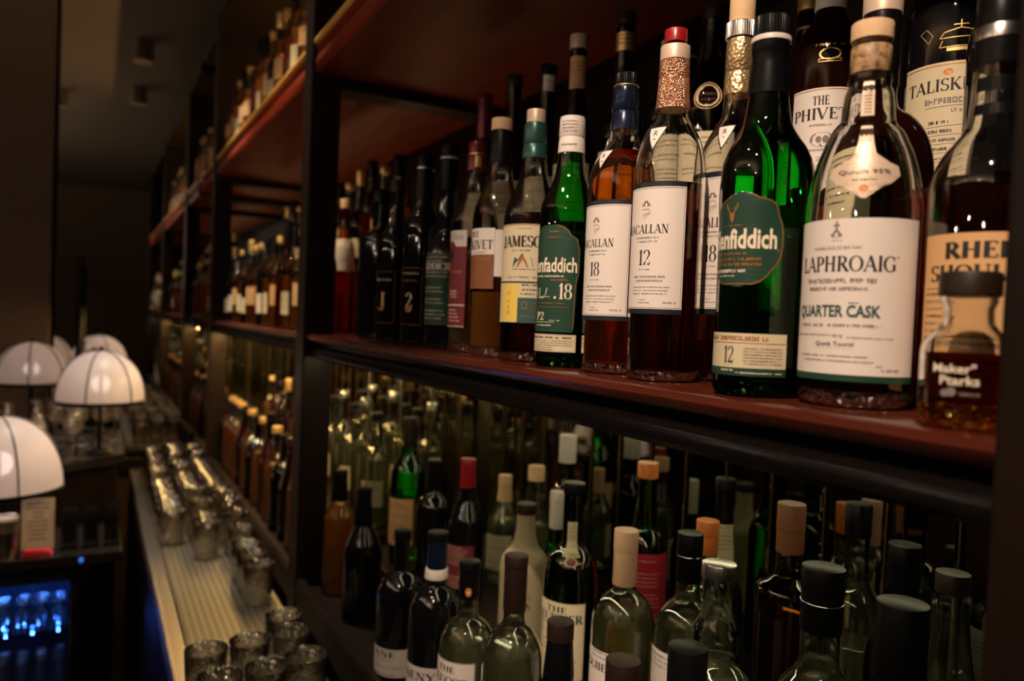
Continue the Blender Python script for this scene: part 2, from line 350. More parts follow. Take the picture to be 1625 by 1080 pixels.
class Label:
    """paper and print wrapped on a bottle: s (mm, to the right) runs round it, t (mm) up it"""
    def __init__(self, curve, r=None, shape=None, ang0=0.0):
        self.bm = bmesh.new(); self.c = curve; self.shape = shape; self.mats = []; self.r = r or max(q[1] for q in curve); self.ang0 = ang0
    def mi(self, m):
        if m not in self.mats: self.mats.append(m)
        return self.mats.index(m)
    def P(self, s, t, off):
        th = s/self.r+self.ang0; rr = rad_at(self.c, t)
        if self.shape: rr *= self.shape(th, t/1000)
        rr = (rr+off)/1000
        return (-rr*math.cos(th), -rr*math.sin(th), t/1000)
    def poly(self, pts, m, off=.5):
        a = sum(p[0]*q[1]-q[0]*p[1] for p, q in zip(pts, pts[1:]+pts[:1]))
        if abs(a) < 1e-7: return
        if a > 0: pts = pts[::-1]
        try:
            f_ = self.bm.faces.new([self.bm.verts.new(self.P(s, t, off)) for s, t in pts][::-1]); f_.material_index = self.mi(M[m])
        except ValueError: pass
    def rect(self, s0, s1, t0, t1, m, off=.25, step=2.5):
        n = max(1, int((s1-s0)/step)); k = max(1, int((t1-t0)/8)) if len(self.c) > 4 and t1-t0 > 8 else 1
        for i in range(n):
            for j in range(k):
                a, b = s0+(s1-s0)*i/n, s0+(s1-s0)*(i+1)/n; c, d = t0+(t1-t0)*j/k, t0+(t1-t0)*(j+1)/k
                self.poly([(a, c), (b, c), (b, d), (a, d)], m, off)
    def rows(self, edges, m, off=.25, step=2.5):
        """edges: list of (t, s_left, s_right) bottom to top, smoothly cut patch"""
        for (t0, a0, b0), (t1, a1, b1) in zip(edges, edges[1:]):
            n = max(1, int(max(b0-a0, b1-a1)/step))
            for i in range(n):
                u, v = i/n, (i+1)/n
                self.poly([(a0+(b0-a0)*u, t0), (a0+(b0-a0)*v, t0), (a1+(b1-a1)*v, t1), (a1+(b1-a1)*u, t1)], m, off)
    def line(self, pts, w_, m, off=.5):
        for p, q in zip(pts, pts[1:]):
            n = max(1, int(math.hypot(q[0]-p[0], q[1]-p[1])/2.5))
            for i in range(n):
                a = [p[k]+(q[k]-p[k])*i/n for k in (0, 1)]; b = [p[k]+(q[k]-p[k])*(i+1)/n for k in (0, 1)]
                self.poly(seg_poly(*a, *b, w_, w_), m, off)
    def frame(self, s0, s1, t0, t1, w_, m, off=.4): self.line([(s0, t0), (s1, t0), (s1, t1), (s0, t1), (s0, t0)], w_, m, off)
    def serif(self, txt, s0, s1, t0, h, m, bold=1.0, off=.5, slope=0, arch=0):
        ps, wd = serif_polys(txt, bold); k = (s1-s0)/wd; mid = (s0+s1)/2; hw = (s1-s0)/2
        for p in ps:
            q = [(s0+x*k, t0+y*h) for x, y in p]
            self.poly([(s, t+slope*(s-s0)+arch*(1-((s-mid)/hw)**2)) for s, t in q], m, off)
    def sans(self, txt, s0, s1, t0, h, m, bold=0.0, off=.5, slope=0):
        ps, wd, hh = sans_polys(txt, bold)
        if not ps: return
        for p in ps: self.poly([(s0+x/wd*(s1-s0), t0+y/hh*h+slope*x/wd*(s1-s0)) for x, y in p], m, off)
    def dashes(self, s0, s1, t0, h, m, seed=1, off=.5):
        """print too small to read"""
        rg = random.Random(seed); s = s0
        while s < s1-.3:
            wd = rg.uniform(.35, .8)*h
            if rg.random() < .13: s += h*.6; continue
            u = min(s+wd, s1); k = rg.random(); st = max(.22*h, .28); st = min(st, (u-s)*.8)
            if k < .75: self.poly([(s, t0), (s+st, t0), (s+st, t0+h), (s, t0+h)], m, off)
            if k > .35: self.poly([(u-st, t0), (u, t0), (u, t0+h*rg.choice((1, .7))), (u-st, t0+h)], m, off)
            for lv in (0, .4, .76):
                if rg.random() < .6: self.poly([(s, t0+h*lv), (u, t0+h*lv), (u, t0+h*(lv+.24)), (s, t0+h*(lv+.24))], m, off)
            s = u+h*.16
    def disc(self, s, t, rs, rt, m, off=.5, n=20): 
        self.poly([(s+rs*math.cos(2*PI*i/n), t+rt*math.sin(2*PI*i/n)) for i in range(n)], m, off)
    def build(self, name, parent, label=None):
        return obj(name, self.bm, self.mats or [M['white']], parent, smooth=0, label=label)

# ---------------------------------------------------------------- bottle maker
def bottle(label, X, Y, zb, knots, glass='g_clear', seg=48, shape=None, fill=None, liq='l_whisky', base=None, group=None, name='whisky_bottle', base_h=11, cat='bottle', wall=2.6):
    """knots: outside of the glass as (z, r) mm. Returns (thing, curve)."""
    t = thing(name, label, cat, (X, Y, zb+EYE+.0005), group)
    c = pchip(knots)
    if base:                                                       # thick knurled foot below, blown wall above
        lo = [(0, c[0][1]-2.5), (1.2, c[0][1]-.3)]+[(z, r) for z, r in [(base_h*.5, rad_at(c, base_h*.5)), (base_h, rad_at(c, base_h))]]
        lo += [(base_h+.01, rad_at(c, base_h)-1.0), (base_h-2.5, rad_at(c, base_h)*.6), (base_h-4, 1.0)]
        obj('glass_foot', lathe(MM(lo), seg, shape=shape), M[base], t, smooth=60)
        up = [(base_h+.05, rad_at(c, base_h))]+[(z, r) for z, r in c if z > base_h+.2]
        if glass.startswith('g_shell'): up = up+[(z, r-2.3) for z, r in up[::-1]]
        bm = lathe(MM(up), seg, shape=shape, cap0=False, cap1=False)
        if glass.startswith('g_shell'): bmesh.ops.bridge_loops(bm, edges=[e for e in bm.edges if e.is_boundary])
        obj('glass_body', bm, M[glass], t, smooth=60)
        fl0 = base_h+.6
    else:
        up = [(0, c[0][1]-2)]+[(.8, c[0][1]-.2)]+[(z, r) for z, r in c if z > 1.2]
        if glass.startswith('g_shell'):
            inn = [(max(z, 5.0), r-2.4) for z, r in up[::-1] if z > 5.2]; inn.append((5.0, inn[-1][1]-2))
            obj('glass_body', lathe(MM(up+inn), seg, shape=shape), M[glass], t, smooth=60)
        else: obj('glass_body', lathe(MM(up), seg, shape=shape, cap1=False), M[glass], t, smooth=60)
        fl0 = 5.6
    if fill:
        z = fl0; pr = []
        while z < fill: pr.append((z, rad_at(c, z)-wall)); z += 4
        pr.append((fill-.4, rad_at(c, fill)-wall)); pr.append((fill, rad_at(c, fill)-wall+.6)); pr.append((fill+.05, rad_at(c, fill)-wall-.8))
        pr = [(fl0, pr[0][1]-1.5)]+[(fl0+.8, pr[0][1])]+pr[1:]
        obj('liquid', lathe(MM(pr), seg, shape=shape), M[liq], t, smooth=50)
    return t, c
def ring(t, name, prof, mat, seg=40, ridges=0, label=None):
    if ridges:
        seg = ridges*4
        sh = lambda th, z: 1+.022*(1 if int(round(th/(2*PI)*seg)) % 4 < 2 else -1)
        return obj(name, lathe(prof, seg, shape=sh), M[mat], t, smooth=30, label=label)
    return obj(name, lathe(prof, seg), M[mat], t, smooth=40, label=label)
def cyl(z0, z1, r0, r1=None, b=.0008):
    r1 = r0 if r1 is None else r1
    return [(z0, r0-b), (z0+b*.6, r0), (z1-b, r1), (z1-b*.3, r1-b*.4), (z1, r1-b*1.3)]

# ================================================================ the setting
E0 = EYE
M['plaster'] = plain('brown_plaster', (.10, .065, .045), .8, bump=('n', 6, .2, .01))
M['ceilpaint'] = plain('dark_ceiling_paint', (.20, .16, .12), .75, bump=('n', 3, .3, .02))
M['floor'] = wood('dark_floor', (.010, .007, .005), (.022, .014, .010), .5)
M['mirror'] = plain('mirror', (.80, .80, .74), .012, 1)
M['mirror_dim'] = plain('smoked_mirror_strip', (.30, .30, .25), .015, 1)
M['wallmirror'] = plain('smoked_mirror', (.78, .75, .70), .02, 1)
struct('floor', boxm(-3.3, .92, -3.6, 3.9, -.05, 0), M['floor'])
struct('ceiling', boxm(-3.3, .92, -3.6, 3.9, CEIL, CEIL+.05), M['ceilpaint'])
struct('wall_right', boxm(.90, .95, -3.6, 3.9, 0, CEIL), M['plaster'])
struct('wall_left', boxm(-3.3, -3.25, -3.6, 3.9, 0, CEIL), M['plaster'])
struct('wall_end', boxm(-3.25, .90, 3.78, 3.85, 0, CEIL), M['plaster'])
struct('wall_back', boxm(-3.25, .90, -3.55, -3.5, 0, CEIL), M['plaster'])
struct('pier', boxm(-1.3, -.165, 3.62, 3.78, 0, CEIL, bev=.004), M['plaster'])
t = thing('wall_mirror', 'large smoked mirror covering the end wall behind the small lamps', 'mirror', (.37, 3.72, 0))
obj('mirror_glass', boxm(-.52, .52, .0, .012, .90, CEIL-.01), M['wallmirror'], t, smooth=0)
obj('frame', boxm(-.52, .52, -.012, .012, .85, .90), M['dark'], t, smooth=0)
# ceiling spots: short black cans, the lens well up inside
CANS = ['above the near end of the bar shelves', 'beside the near half of the near shelving bay', 'beside the far half of the near shelving bay', 'facing the near half of the far shelving bay',
        'facing the far half of the far shelving bay', 'over the crowded far end of the steel tray', 'over the bare middle of the steel tray']
for i, (loc, aim, pw, col, sz) in enumerate(SPOTS):
    k = thing('ceiling_spotlight', 'dark can spotlight '+CANS[i], 'ceiling light', (loc[0], loc[1], CEIL), 'ceiling spotlights')
    obj('can', lathe([(-.001, .05), (-.118, .05), (-.118, .047), (-.006, .047), (-.004, .01)], 32, cap0=False, cap1=False), M['ceilpaint'], k)
    obj('lens', lathe([(-.060, .045), (-.058, .046)], 32), M.setdefault('lens', plain('lamp_lens', (.9, .8, .6), .3, emit=(1, .72, .42, 1.5))), k)

# ================================================================ back bar shelving
LIP = [(.86, -.05), (.411, -.05), (.405, -.0525), (.402, -.0575), (.404, -.064), (.410, -.068), (.425, -.070), (.86, -.070)]
LOWLIP = [(.86, -.070), (.424, -.070), (.424, -.073), (.412, -.077), (.407, -.083), (.407, -.094), (.412, -.099), (.86, -.099)]
ULIP = [(.86, .575), (.411, .575), (.405, .572), (.402, .566), (.405, .558), (.410, .554), (.404, .547), (.4025, .535), (.4025, .520), (.408, .513), (.86, .513)]
def rel(poly, dz=0): return [(x, z+E0+dz) for x, z in poly]
M['led_backlight'] = plain('led_lower_backlight', (.9, .8, .6), .4, emit=(1, .88, .52, 10))  # unseen rear strips, added to backlight the bottles on the lower shelves
M['led_back'] = plain('led_rear', (.9, .8, .6), .4, emit=(1, .60, .26, 6))
M['led_mid'] = plain('led_rear_mid', (.9, .8, .6), .4, emit=(1, .50, .20, 7)); M['led_top'] = plain('led_rear_top', (.9, .8, .6), .4, emit=(1, .58, .2, 90))
M['led_far'] = plain('led_rear_far', (.9, .8, .6), .4, emit=(1, .60, .20, 150))
M['led_front'] = plain('led_front', (.9, .8, .6), .4, emit=(1, .87, .52, 17))
LEDS = [[('led_front', (.435, .445, -.104, -.0995)), ('led_backlight', (.832, .842, -.106, -.0995)), ('led_back', (.835, .85, .126, .132))],
        [('led_far', (.435, .445, -.104, -.0995)), ('led_mid', (.835, .85, .126, .132)), ('led_top', (.835, .85, .576, .582)), ('led_backlight', (.832, .842, -.106, -.0995))]]
M['shaded_moulding'] = plain('shaded_moulding', (.004, .003, .003), .22, spec=.15)  # same wood as the shelf, blackened to carry the shade under its nose
def shelving(name, label, y0, y1, y2, first, last=False):
    """one bay: open from y0 to y1, post and divider from y1 to y2"""
    t = thing(name, label, 'shelving', (.62, (y0+y2)/2, 0))
    def part(n, bm, m, smooth=0, lab=None):
        bmesh.ops.translate(bm, verts=bm.verts, vec=(-.62, -(y0+y2)/2, 0)); return obj(n, bm, M[m], t, smooth=smooth, label=lab)
    if not last: part('post', boxm(.395, .46, y1, y2, 0, E0+1.13, bev=.003), 'dark')
    part('divider', boxm(.46, .86, y1, y2, E0+.488, E0+1.13), 'dark'); part('divider', boxm(.46, .86, y1, y2, E0-.0995, E0-.05), 'dark'); part('divider', boxm(.62, .86, y1, y2, E0-.05, E0+.122), 'dark'); part('divider', boxm(.46, .86, y1, y2, 0, E0-.60), 'dark')
    if first:
        part('post', boxm(.395, .46, y0-.068, y0, 0, E0+1.13, bev=.003), 'dark')
        part('divider', boxm(.46, .86, y0-.068, y0, 0, E0+1.13), 'dark')
    part('back_panel', boxm(.86, .88, y0-.068 if first else y0, y2, 0, E0+1.13), 'dark')
    part('shelf', extr(rel(LIP), y0, y1), 'mahog', 40)
    part('shelf_moulding', extr(rel(LOWLIP), y0, y1), 'shaded_moulding', 40, 'shelf moulding blackened for shade')
    part('shelf', extr(rel(ULIP), y0, y1), 'mahog_in', 40)
    for nm, q in LEDS[0 if first else 1]:
        part('led_strip', boxm(q[0], q[1], 1.15 if nm == 'led_back' else y0+.03, y1-.03, E0+q[2], E0+q[3]), nm, lab='hidden warm LED strip')
    part('shelf_edging', tube(bmesh.new(), [(.4045, y0, E0+.578), (.4045, y1, E0+.579)], .0075, 12), 'brass', 60, 'brass bar along shelf front')
    part('top_board', boxm(.40, .86, y0, y1, E0+1.08, E0+1.13), 'dark')
    part('shelf', boxm(.41, .86, y0, y1, E0-.64, E0-.60, bev=.004), 'dark')
    part('shelf_rail', extr(rel([(.40, -.655), (.41, -.655), (.418, -.63), (.418, -.60), (.414, -.585), (.404, -.583), (.398, -.59), (.396, -.61), (.398, -.64)]), y0, y1), 'dark', 40)
    part('riser_step', boxm(.608, .858, y0+.002, y1-.002, E0-.05, E0+.125, bev=.003), 'mahog_in')
    part('riser_step', boxm(.535, .85, y0+.006, y1-.006, E0-.60, E0-.53, bev=.003), 'dark')
    part('plinth', boxm(.41, .86, y0, y1, 0, E0-.64), 'dark')
    n = 5 if last else 16; wd = (y1-y0-.012)/n
    for i in range(n):
        a = y0+.006+i*wd
        part('mirror_strip', boxm(.850, .858, a+.003, a+wd-.003, E0-.53, E0-.104, bev=.004), 'mirror_dim', lab='bevelled mirror strip')
        if i: part('mirror_edging', boxm(.8465, .8495, a-.0009, a+.0009, E0-.53, E0-.104), 'bronze_trim', lab='thin brass edging')
    for k in range(5):
        a = .47+k*.0757
        part('mirror_strip', boxm(a+.001, a+.0747, y1-.006, y1, E0-.53 if a > .53 else E0-.60, E0-.0995, bev=.0015), 'g_pane', lab='clear glass divider strip')
        if k: part('mirror_edging', boxm(a-.0009, a+.0009, y1-.009, y1-.0062, E0-.53, E0-.104), 'bronze_trim', lab='thin brass edging')
    return t
shelving('bar_shelving', 'near bay of dark mahogany back bar shelving with mirror strips', .213, 1.65, 1.72, True)
shelving('bar_shelving', 'far bay of dark mahogany back bar shelving beyond the black post', 1.72, 3.16, 3.23, False)
shelving('bar_shelving', 'short last bay of back bar shelving meeting the wall mirror', 3.23, 3.67, 3.70, False, True)

# ================================================================ back counter with the steel drip tray
t = thing('back_counter', 'dark back counter carrying the steel drip tray below the shelves', 'counter', (.26, 1.5, 0))
obj('cabinet', boxm(-.125, .134, -1.7, 1.96, 0, E0-.72), M['dark'], t, smooth=0)
obj('worktop', boxm(-.125, .134, -1.7, 1.96, E0-.72, E0-.70, bev=.003), M['dark'], t, smooth=0)
def perforated():
    m, tr, N, L, p = nt('perforated_steel_mat')
    tc = N.new('ShaderNodeTexCoord'); mp = N.new('ShaderNodeMapping'); mp.inputs['Scale'].default_value = (66, 66, 1)
    fr = N.new('ShaderNodeVectorMath'); fr.operation = 'FRACTION'; sb = N.new('ShaderNodeVectorMath'); sb.operation = 'SUBTRACT'; sb.inputs[1].default_value = (.5, .5, 0)
    sx = N.new('ShaderNodeSeparateXYZ'); cx = N.new('ShaderNodeCombineXYZ'); ln = N.new('ShaderNodeVectorMath'); ln.operation = 'LENGTH'
    gt = N.new('ShaderNodeMath'); gt.operation = 'GREATER_THAN'; gt.inputs[1].default_value = .36
    mxc = N.new('ShaderNodeMix'); mxc.data_type = 'RGBA'; mxc.inputs[6].default_value = (.006, .005, .004, 1); mxc.inputs[7].default_value = (.15, .135, .105, 1)
    L.new(tc.outputs['Object'], mp.inputs[0]); L.new(mp.outputs[0], fr.inputs[0]); L.new(fr.outputs[0], sb.inputs[0]); L.new(sb.outputs[0], sx.inputs[0])
    L.new(sx.outputs[0], cx.inputs[0]); L.new(sx.outputs[1], cx.inputs[1]); L.new(cx.outputs[0], ln.inputs[0]); L.new(ln.outputs['Value'], gt.inputs[0])
    L.new(gt.outputs[0], mxc.inputs[0]); L.new(mxc.outputs[2], p.inputs['Base Color']); L.new(gt.outputs[0], p.inputs['Metallic']); p.inputs['Roughness'].default_value = .52
    b = N.new('ShaderNodeBump'); b.inputs['Strength'].default_value = .5; b.inputs['Distance'].default_value = .002; L.new(gt.outputs[0], b.inputs['Height']); L.new(b.outputs[0], p.inputs['Normal'])
    return m
M['perf'] = perforated()
t = thing('drip_tray', 'long perforated steel drip tray crowded with glasses below the shelves', 'drip tray', (.265, 1.9, E0-.70))
obj('tray', boxm(-.127, .127, -1.3, 1.56, 0, .012, bev=.002), M['steel'], t, smooth=0)
bm = bmesh.new()
for q in ((-.127, -.119, -1.3, 1.56), (.119, .127, -1.3, 1.56), (-.119, .119, 1.552, 1.56), (-.119, .119, -1.3, -1.292)): box(bm, *q, .012, .024, .002)
obj('rim', bm, M['steel'], t, smooth=0)
obj('perforated_mat', boxm(-.088, .118, -1.29, 1.55, .012, .019), M['perf'], t, smooth=0)
TRAY = E0-.70+.019
# ================================================================ counter return along the end wall
CT = E0-.529
t = thing('end_counter', 'black counter across the end of the bar holding the small lamps', 'counter', (-.4, 3.2, 0))
pts = [(-.9, -.40), (.27, -.40), (.505, -.21), (.505, .40), (-.9, .40)]
def slab(pts, z0, z1, inset=0):
    bm = bmesh.new(); a = [bm.verts.new((x, y, z0)) for x, y in pts]; b = [bm.verts.new((x, y, z1)) for x, y in pts]; n = len(pts)
    for i in range(n): bm.faces.new((a[i], a[(i+1) % n], b[(i+1) % n], b[i]))
    bm.faces.new(a[::-1]); bm.faces.new(b); bmesh.ops.recalc_face_normals(bm, faces=bm.faces); return bm
M['stone'] = plain('polished_black_stone', (.012, .010, .010), .18)
obj('counter_top', slab(pts, CT-.03, CT), M['stone'], t, smooth=0)
obj('front_panel', slab([(-.88, -.36), (.25, -.36), (.48, -.18), (.48, .38), (-.88, .38)], 0, CT-.03), M['dark'], t, smooth=0)
LT = E0-.723
t = thing('low_counter', 'low black counter in front of the end counter with menu card', 'counter', (-.5, 2.6, 0))
obj('counter_top', boxm(-.7, .585, -.135, .195, LT-.03, LT, bev=.003), M['stone'], t, smooth=0)
obj('side_panel', boxm(.465, .475, -.07, .19, 0, LT-.03), M['dark'], t, smooth=0)
obj('indicator_light', lathe([(-.006, .004), (0, .006), (.006, .004)], 12, off=(.48, -.137)), plain('blue_indicator', (.05, .2, .9), .4, emit=(.02, .18, 1, .7)), t, label='small blue light').location = (0, 0, LT-.015)
# blue lit fridge
M['fridge'] = plain('fridge_lining', (.02, .025, .04), .35)
M['fglass'] = thin_glass('fridge_door_glass', (.93, .95, .97), (.6, .65, .7))
FX0, FX1, FY0, FY1, FZ0, FZ1 = -.75, -.040, 2.53, 2.79, E0-1.45, LT-.032
t = thing('bottle_fridge', 'blue lit glass fronted fridge under the low black counter', 'fridge', (0, 0, 0))
bm = bmesh.new()
for q in ((FX0, FX1, FY1-.015, FY1, FZ0, FZ1), (FX0, FX0+.015, FY0, FY1-.015, FZ0, FZ1), (FX1-.008, FX1, FY0, FY1-.015, FZ0, FZ1), (FX0+.015, FX1-.008, FY0, FY0+.025, FZ1-.06, FZ1), (FX0+.015, FX1-.008, FY0, FY1-.015, FZ1-.012, FZ1), (FX0+.015, FX1-.008, FY0, FY1-.015, FZ0, FZ0+.02)): box(bm, *q)
obj('case', bm, M['fridge'], t, smooth=0)
for z in (E0-.965, E0-1.135): obj('shelf', boxm(FX0+.015, FX1-.008, FY0+.03, FY1-.015, z-.006, z), M['fglass'], t, smooth=0)
obj('door_glass', boxm(FX0+.02, FX1-.012, FY0+.004, FY0+.008, FZ0+.02, FZ1-.062), M['fglass'], t, smooth=0)
for k, dz in [(k, 0) for k in range(7)]+[(k, -.172) for k in range(7)]:
    obj('led_bulb', lathe([(0, .002), (.003, .004), (.006, .004), (.007, .001)], 10), M.setdefault('bled', plain('blue_led', (.1, .2, .9), .4, emit=(.03, .16, 1.0, 8))), t, (-.075-.065*k, FY0+.040, FZ1-.030+dz), label='blue LED')
    ld = bpy.data.lights.new('fridge_led', 'POINT'); ld.energy = .8 if dz == 0 else .12; ld.color = (.05, .20, 1); ld.shadow_soft_size = .004
    o = bpy.data.objects.new('fridge_led_light', ld); link(o, t); o.location = (-.075-.065*k, FY0+.040, FZ1-.038+dz)

# ================================================================ whisky bottles, front row of the middle shelf
B = -.05
def crown_crest(L, s, t, k, m, m2=None):
    """little heraldic crest: two figures over a shield"""
    for d in (-1, 1):
        L.poly([(s+d*.4*k, t), (s+d*1.4*k, t-.2*k), (s+d*1.7*k, t+1.4*k), (s+d*1.0*k, t+2.2*k), (s+d*.5*k, t+1.4*k)], m)
        L.disc(s+d*.6*k, t+2.1*k, .42*k, .6*k, 'ink' if m2 else m, off=.6)
        L.disc(s+d*1.9*k, t+.5*k, .6*k, .7*k, m2 or m)
    L.rect(s-1.5*k, s+1.5*k, t-.9*k, t-.3*k, m)
    L.poly([(s-.9*k, t+1.0*k), (s+.9*k, t+1.0*k), (s+.7*k, t-.1*k), (s, t-.6*k), (s-.7*k, t-.1*k)], 'white', off=.62)
M['pattern'] = wood('patterned_band', (.05, .03, .015), (.62, .38, .18), .5, (60, 60, 60), 0)
# --- quarter cask bottle
t, c = bottle('wide shouldered clear whisky bottle with a big white QUARTER CASK label', .465, .346, B,
    [(0, 33.5), (3, 36), (14, 37.2), (131, 37.3), (150, 35.4), (168, 31.2), (181, 26.2), (188, 22.6), (193, 18.2), (214, 15.6), (222, 12.9), (228, 12.6), (247, 12.6), (250, 13.0), (252, 12.4)],
    seg=72, fill=97, liq='l_dark', base='base', glass='g_shell')
L = Label(c, 37.3); D = math.radians(17)
L.rect(-46, 66, 18, 125, 'white'); 
L.rect(-46, 66, 18, 22.3, 'greenlab', off=.35)
crown_crest(L, 8.3, 113.5, 1.5, 'grey_ink'); L.rect(4.5, 12, 110, 111, 'grey_ink'); L.rect(7.7, 8.9, 117, 123.4, 'grey_ink', off=.7); L.rect(6.3, 10.3, 120.2, 121.2, 'grey_ink', off=.7)
L.rect(-9, 25, 107, 107.3, 'grey_ink'); L.dashes(-8, 24, 105.2, 1.2, 'grey_ink', 3); L.rect(-7, 16, 104.2, 104.5, 'grey_ink')
L.serif('LAPHROAIG', -20.5, 46, 90.2, 10.2, 'ink', 1.1)
L.disc(47.5, 99.8, .6, .6, 'ink')
L.dashes(-14, 34, 82.6, 3.0, 'grey_ink', 5); L.dashes(-11, 29, 77.6, 2.4, 'grey_ink', 6)
L.sans('QUARTER CASK', -22, 37.8, 58.6, 9.6, 'greenink', .032); L.dashes(18, 24, 69, .9, 'greenink', 8)
L.dashes(-20, 38, 53.8, 1.8, 'grey_ink', 9); L.dashes(-26, 8, 47.6, .8, 'grey_ink', 10); L.dashes(18, 47, 46.4, .8, 'grey_ink', 12)
L.sans('C\u2022J', 9, 15, 46.2, 2.4, 'ink', .01); L.sans('Quick Tourid', -3, 22.3, 40.4, 3.4, 'ink', .012); L.rect(-2, 22, 39.2, 39.5, 'grey_ink')
L.dashes(-18, 31, 33.8, 1.0, 'grey_ink', 13); L.dashes(-14, 35, 30.6, 1.0, 'grey_ink', 14); L.dashes(36, 41, 28.2, .8, 'grey_ink', 15); L.dashes(40, 53, 25.4, 1.5, 'grey_ink', 16)
L.build('label', t)
L = Label(c, 15.5); a = 15.5*math.radians(37)
L.rect(a-4.2, a+3.2, 196, 220, 'beige'); 
for i in range(9): L.dashes(a-2.6, a+1.6, 198+i*2.3, .8, 'ink', 20+i)
L.build('neck_label', t)
L = Label(c, 27); a = 27*math.radians(36)
L.rows([(138, a-1, a+1), (143, a-6, a+6), (148, a-13, a+13), (153, a-17.5, a+17.5), (159, a-17, a+17), (162, a-12, a+12), (168, a-5.5, a+5.5), (176, a-4.5, a+4.5), (188, a-4, a+4)], 'beige')
L.sans('Quiulit 95%', a-12.5, a+12.5, 153.4, 3.6, 'ink', .01); L.dashes(a-6, a+6, 149.6, .9, 'ink', 31); L.disc(a, 144.5, 2.2, 2.2, 'bronze')
L.build('shoulder_label', t)
ring(t, 'glass_collar', [(.221, .0134), (.224, .0142), (.228, .0136)], 'g_clear')
ring(t, 'neck_band', [(.2275, .0128), (.228, .01315), (.246, .01315), (.2465, .0128)], 'pattern', label='patterned cork coloured band')
ring(t, 'stopper', cyl(.2505, .263, .0136), 'cork', label='cork topped stopper')
# --- green twelve year bottle
sh = lambda th, z: 1+(.055*math.cos(3*(th-math.radians(14))) if z < .19 else .055*max(0, (.205-z)/.015)*math.cos(3*(th-math.radians(14))))
t, c = bottle('tall green three sided whisky bottle with a dark green 12 year label', .445, .418, B,
    [(0, 31), (3, 33), (11, 33.5), (60, 33.2), (120, 33.4), (150, 34.6), (172, 33.4), (186, 28.5), (196, 22.5), (206, 18), (216, 16.2), (228, 14.6), (240, 13.6)],
    glass='g_green', seg=72, shape=sh, fill=118, liq='l_green', base='base_green')
L = Label(c, 33.5, sh)
pr = [(80.5, 8, 12), (82, -1, 20), (84, -8, 26), (88, -14, 31), (92, -17, 34), (97, -19, 38.5), (103, -19, 41.5), (110, -18.5, 42.6), (120, -18, 42.6), (126, -17.5, 41.5), (131, -17, 39), (134, -16, 38), (138, -13, 37), (141, -10, 35.5), (143, -6, 32), (145, -1, 24), (147.5, 3, 20), (149.5, 9, 13)]
L.rows(pr, 'greenlab')
L.line([(s1-1.3, t_) for t_, s0, s1 in pr[1:-1]], .7, 'bronze'); L.line([(s0+1.3, t_) for t_, s0, s1 in pr[1:-1]], .7, 'bronze')
L.line([(pr[1][1]+1.3, 82.6), (pr[1][2]-1.3, 82.6)], .7, 'bronze')
for d in (-1, 1):
    L.line([(4+d*1, 134), (4+d*2.6, 136.5), (4+d*4.4, 138.6), (4+d*4.6, 141.6)], .9, 'bronze'); L.line([(4+d*2.6, 136.5), (4+d*2.4, 139.4)], .6, 'bronze')
L.poly([(1.8, 134.5), (6.2, 134.5), (5.6, 130), (4, 127.2), (2.6, 130)], 'bronze'); L.dashes(-3, 11, 125, .9, 'bronze', 41)
L.sans('Glenfiddich', -22, 36.8, 108.0, 15.0, 'lite', .03); L.disc(38.3, 107, .7, .9, 'bronze')
L.dashes(-12, 16, 104, 1.5, 'bronze', 42); L.dashes(-13, 26, 99.6, 2.0, 'bronze', 43); L.dashes(-13, 27, 95.8, 2.0, 'bronze', 44)
L.dashes(-13, 18, 91, 2.2, 'lite', 45); L.dashes(-8, 8, 88, .9, 'lite', 46)
L.build('label', t)
L = Label(c, 33.5, sh)
L.rect(-20, 49.5, 15.4, 46.5, 'cream'); L.rect(-20, 49.5, 15.4, 21.2, 'greenlab', off=.4); L.line([(-20, 39.5), (49, 39.5)], .35, 'bronze')
L.dashes(-16, 34, 41.4, 3.0, 'bronze', 51); L.serif('12', 2.2, 10.2, 24.6, 12.4, 'ink', .9); L.rect(2, 10, 23, 23.3, 'ink')
for i in range(6): L.dashes(17, 46, 24+i*2.2, 1.0, 'grey_ink', 52+i)
L.dashes(0, 10, 18.6, 1.2, 'lite', 60); L.dashes(12, 46, 17.2, 1.0, 'lite', 61)
L.build('strip_label', t)
ring(t, 'neck_foil', MM([(226, 14.6), (227, 15.4), (238, 14.9), (249, 13.9), (258, 13.2), (259, 13.8), (266, 13.8)]), 'black')
ring(t, 'pourer_ring', cyl(.266, .2705, .0148), 'greywhite', label='pale ring under cap')
ring(t, 'cap', cyl(.271, .286, .0126), 'black', ridges=36)
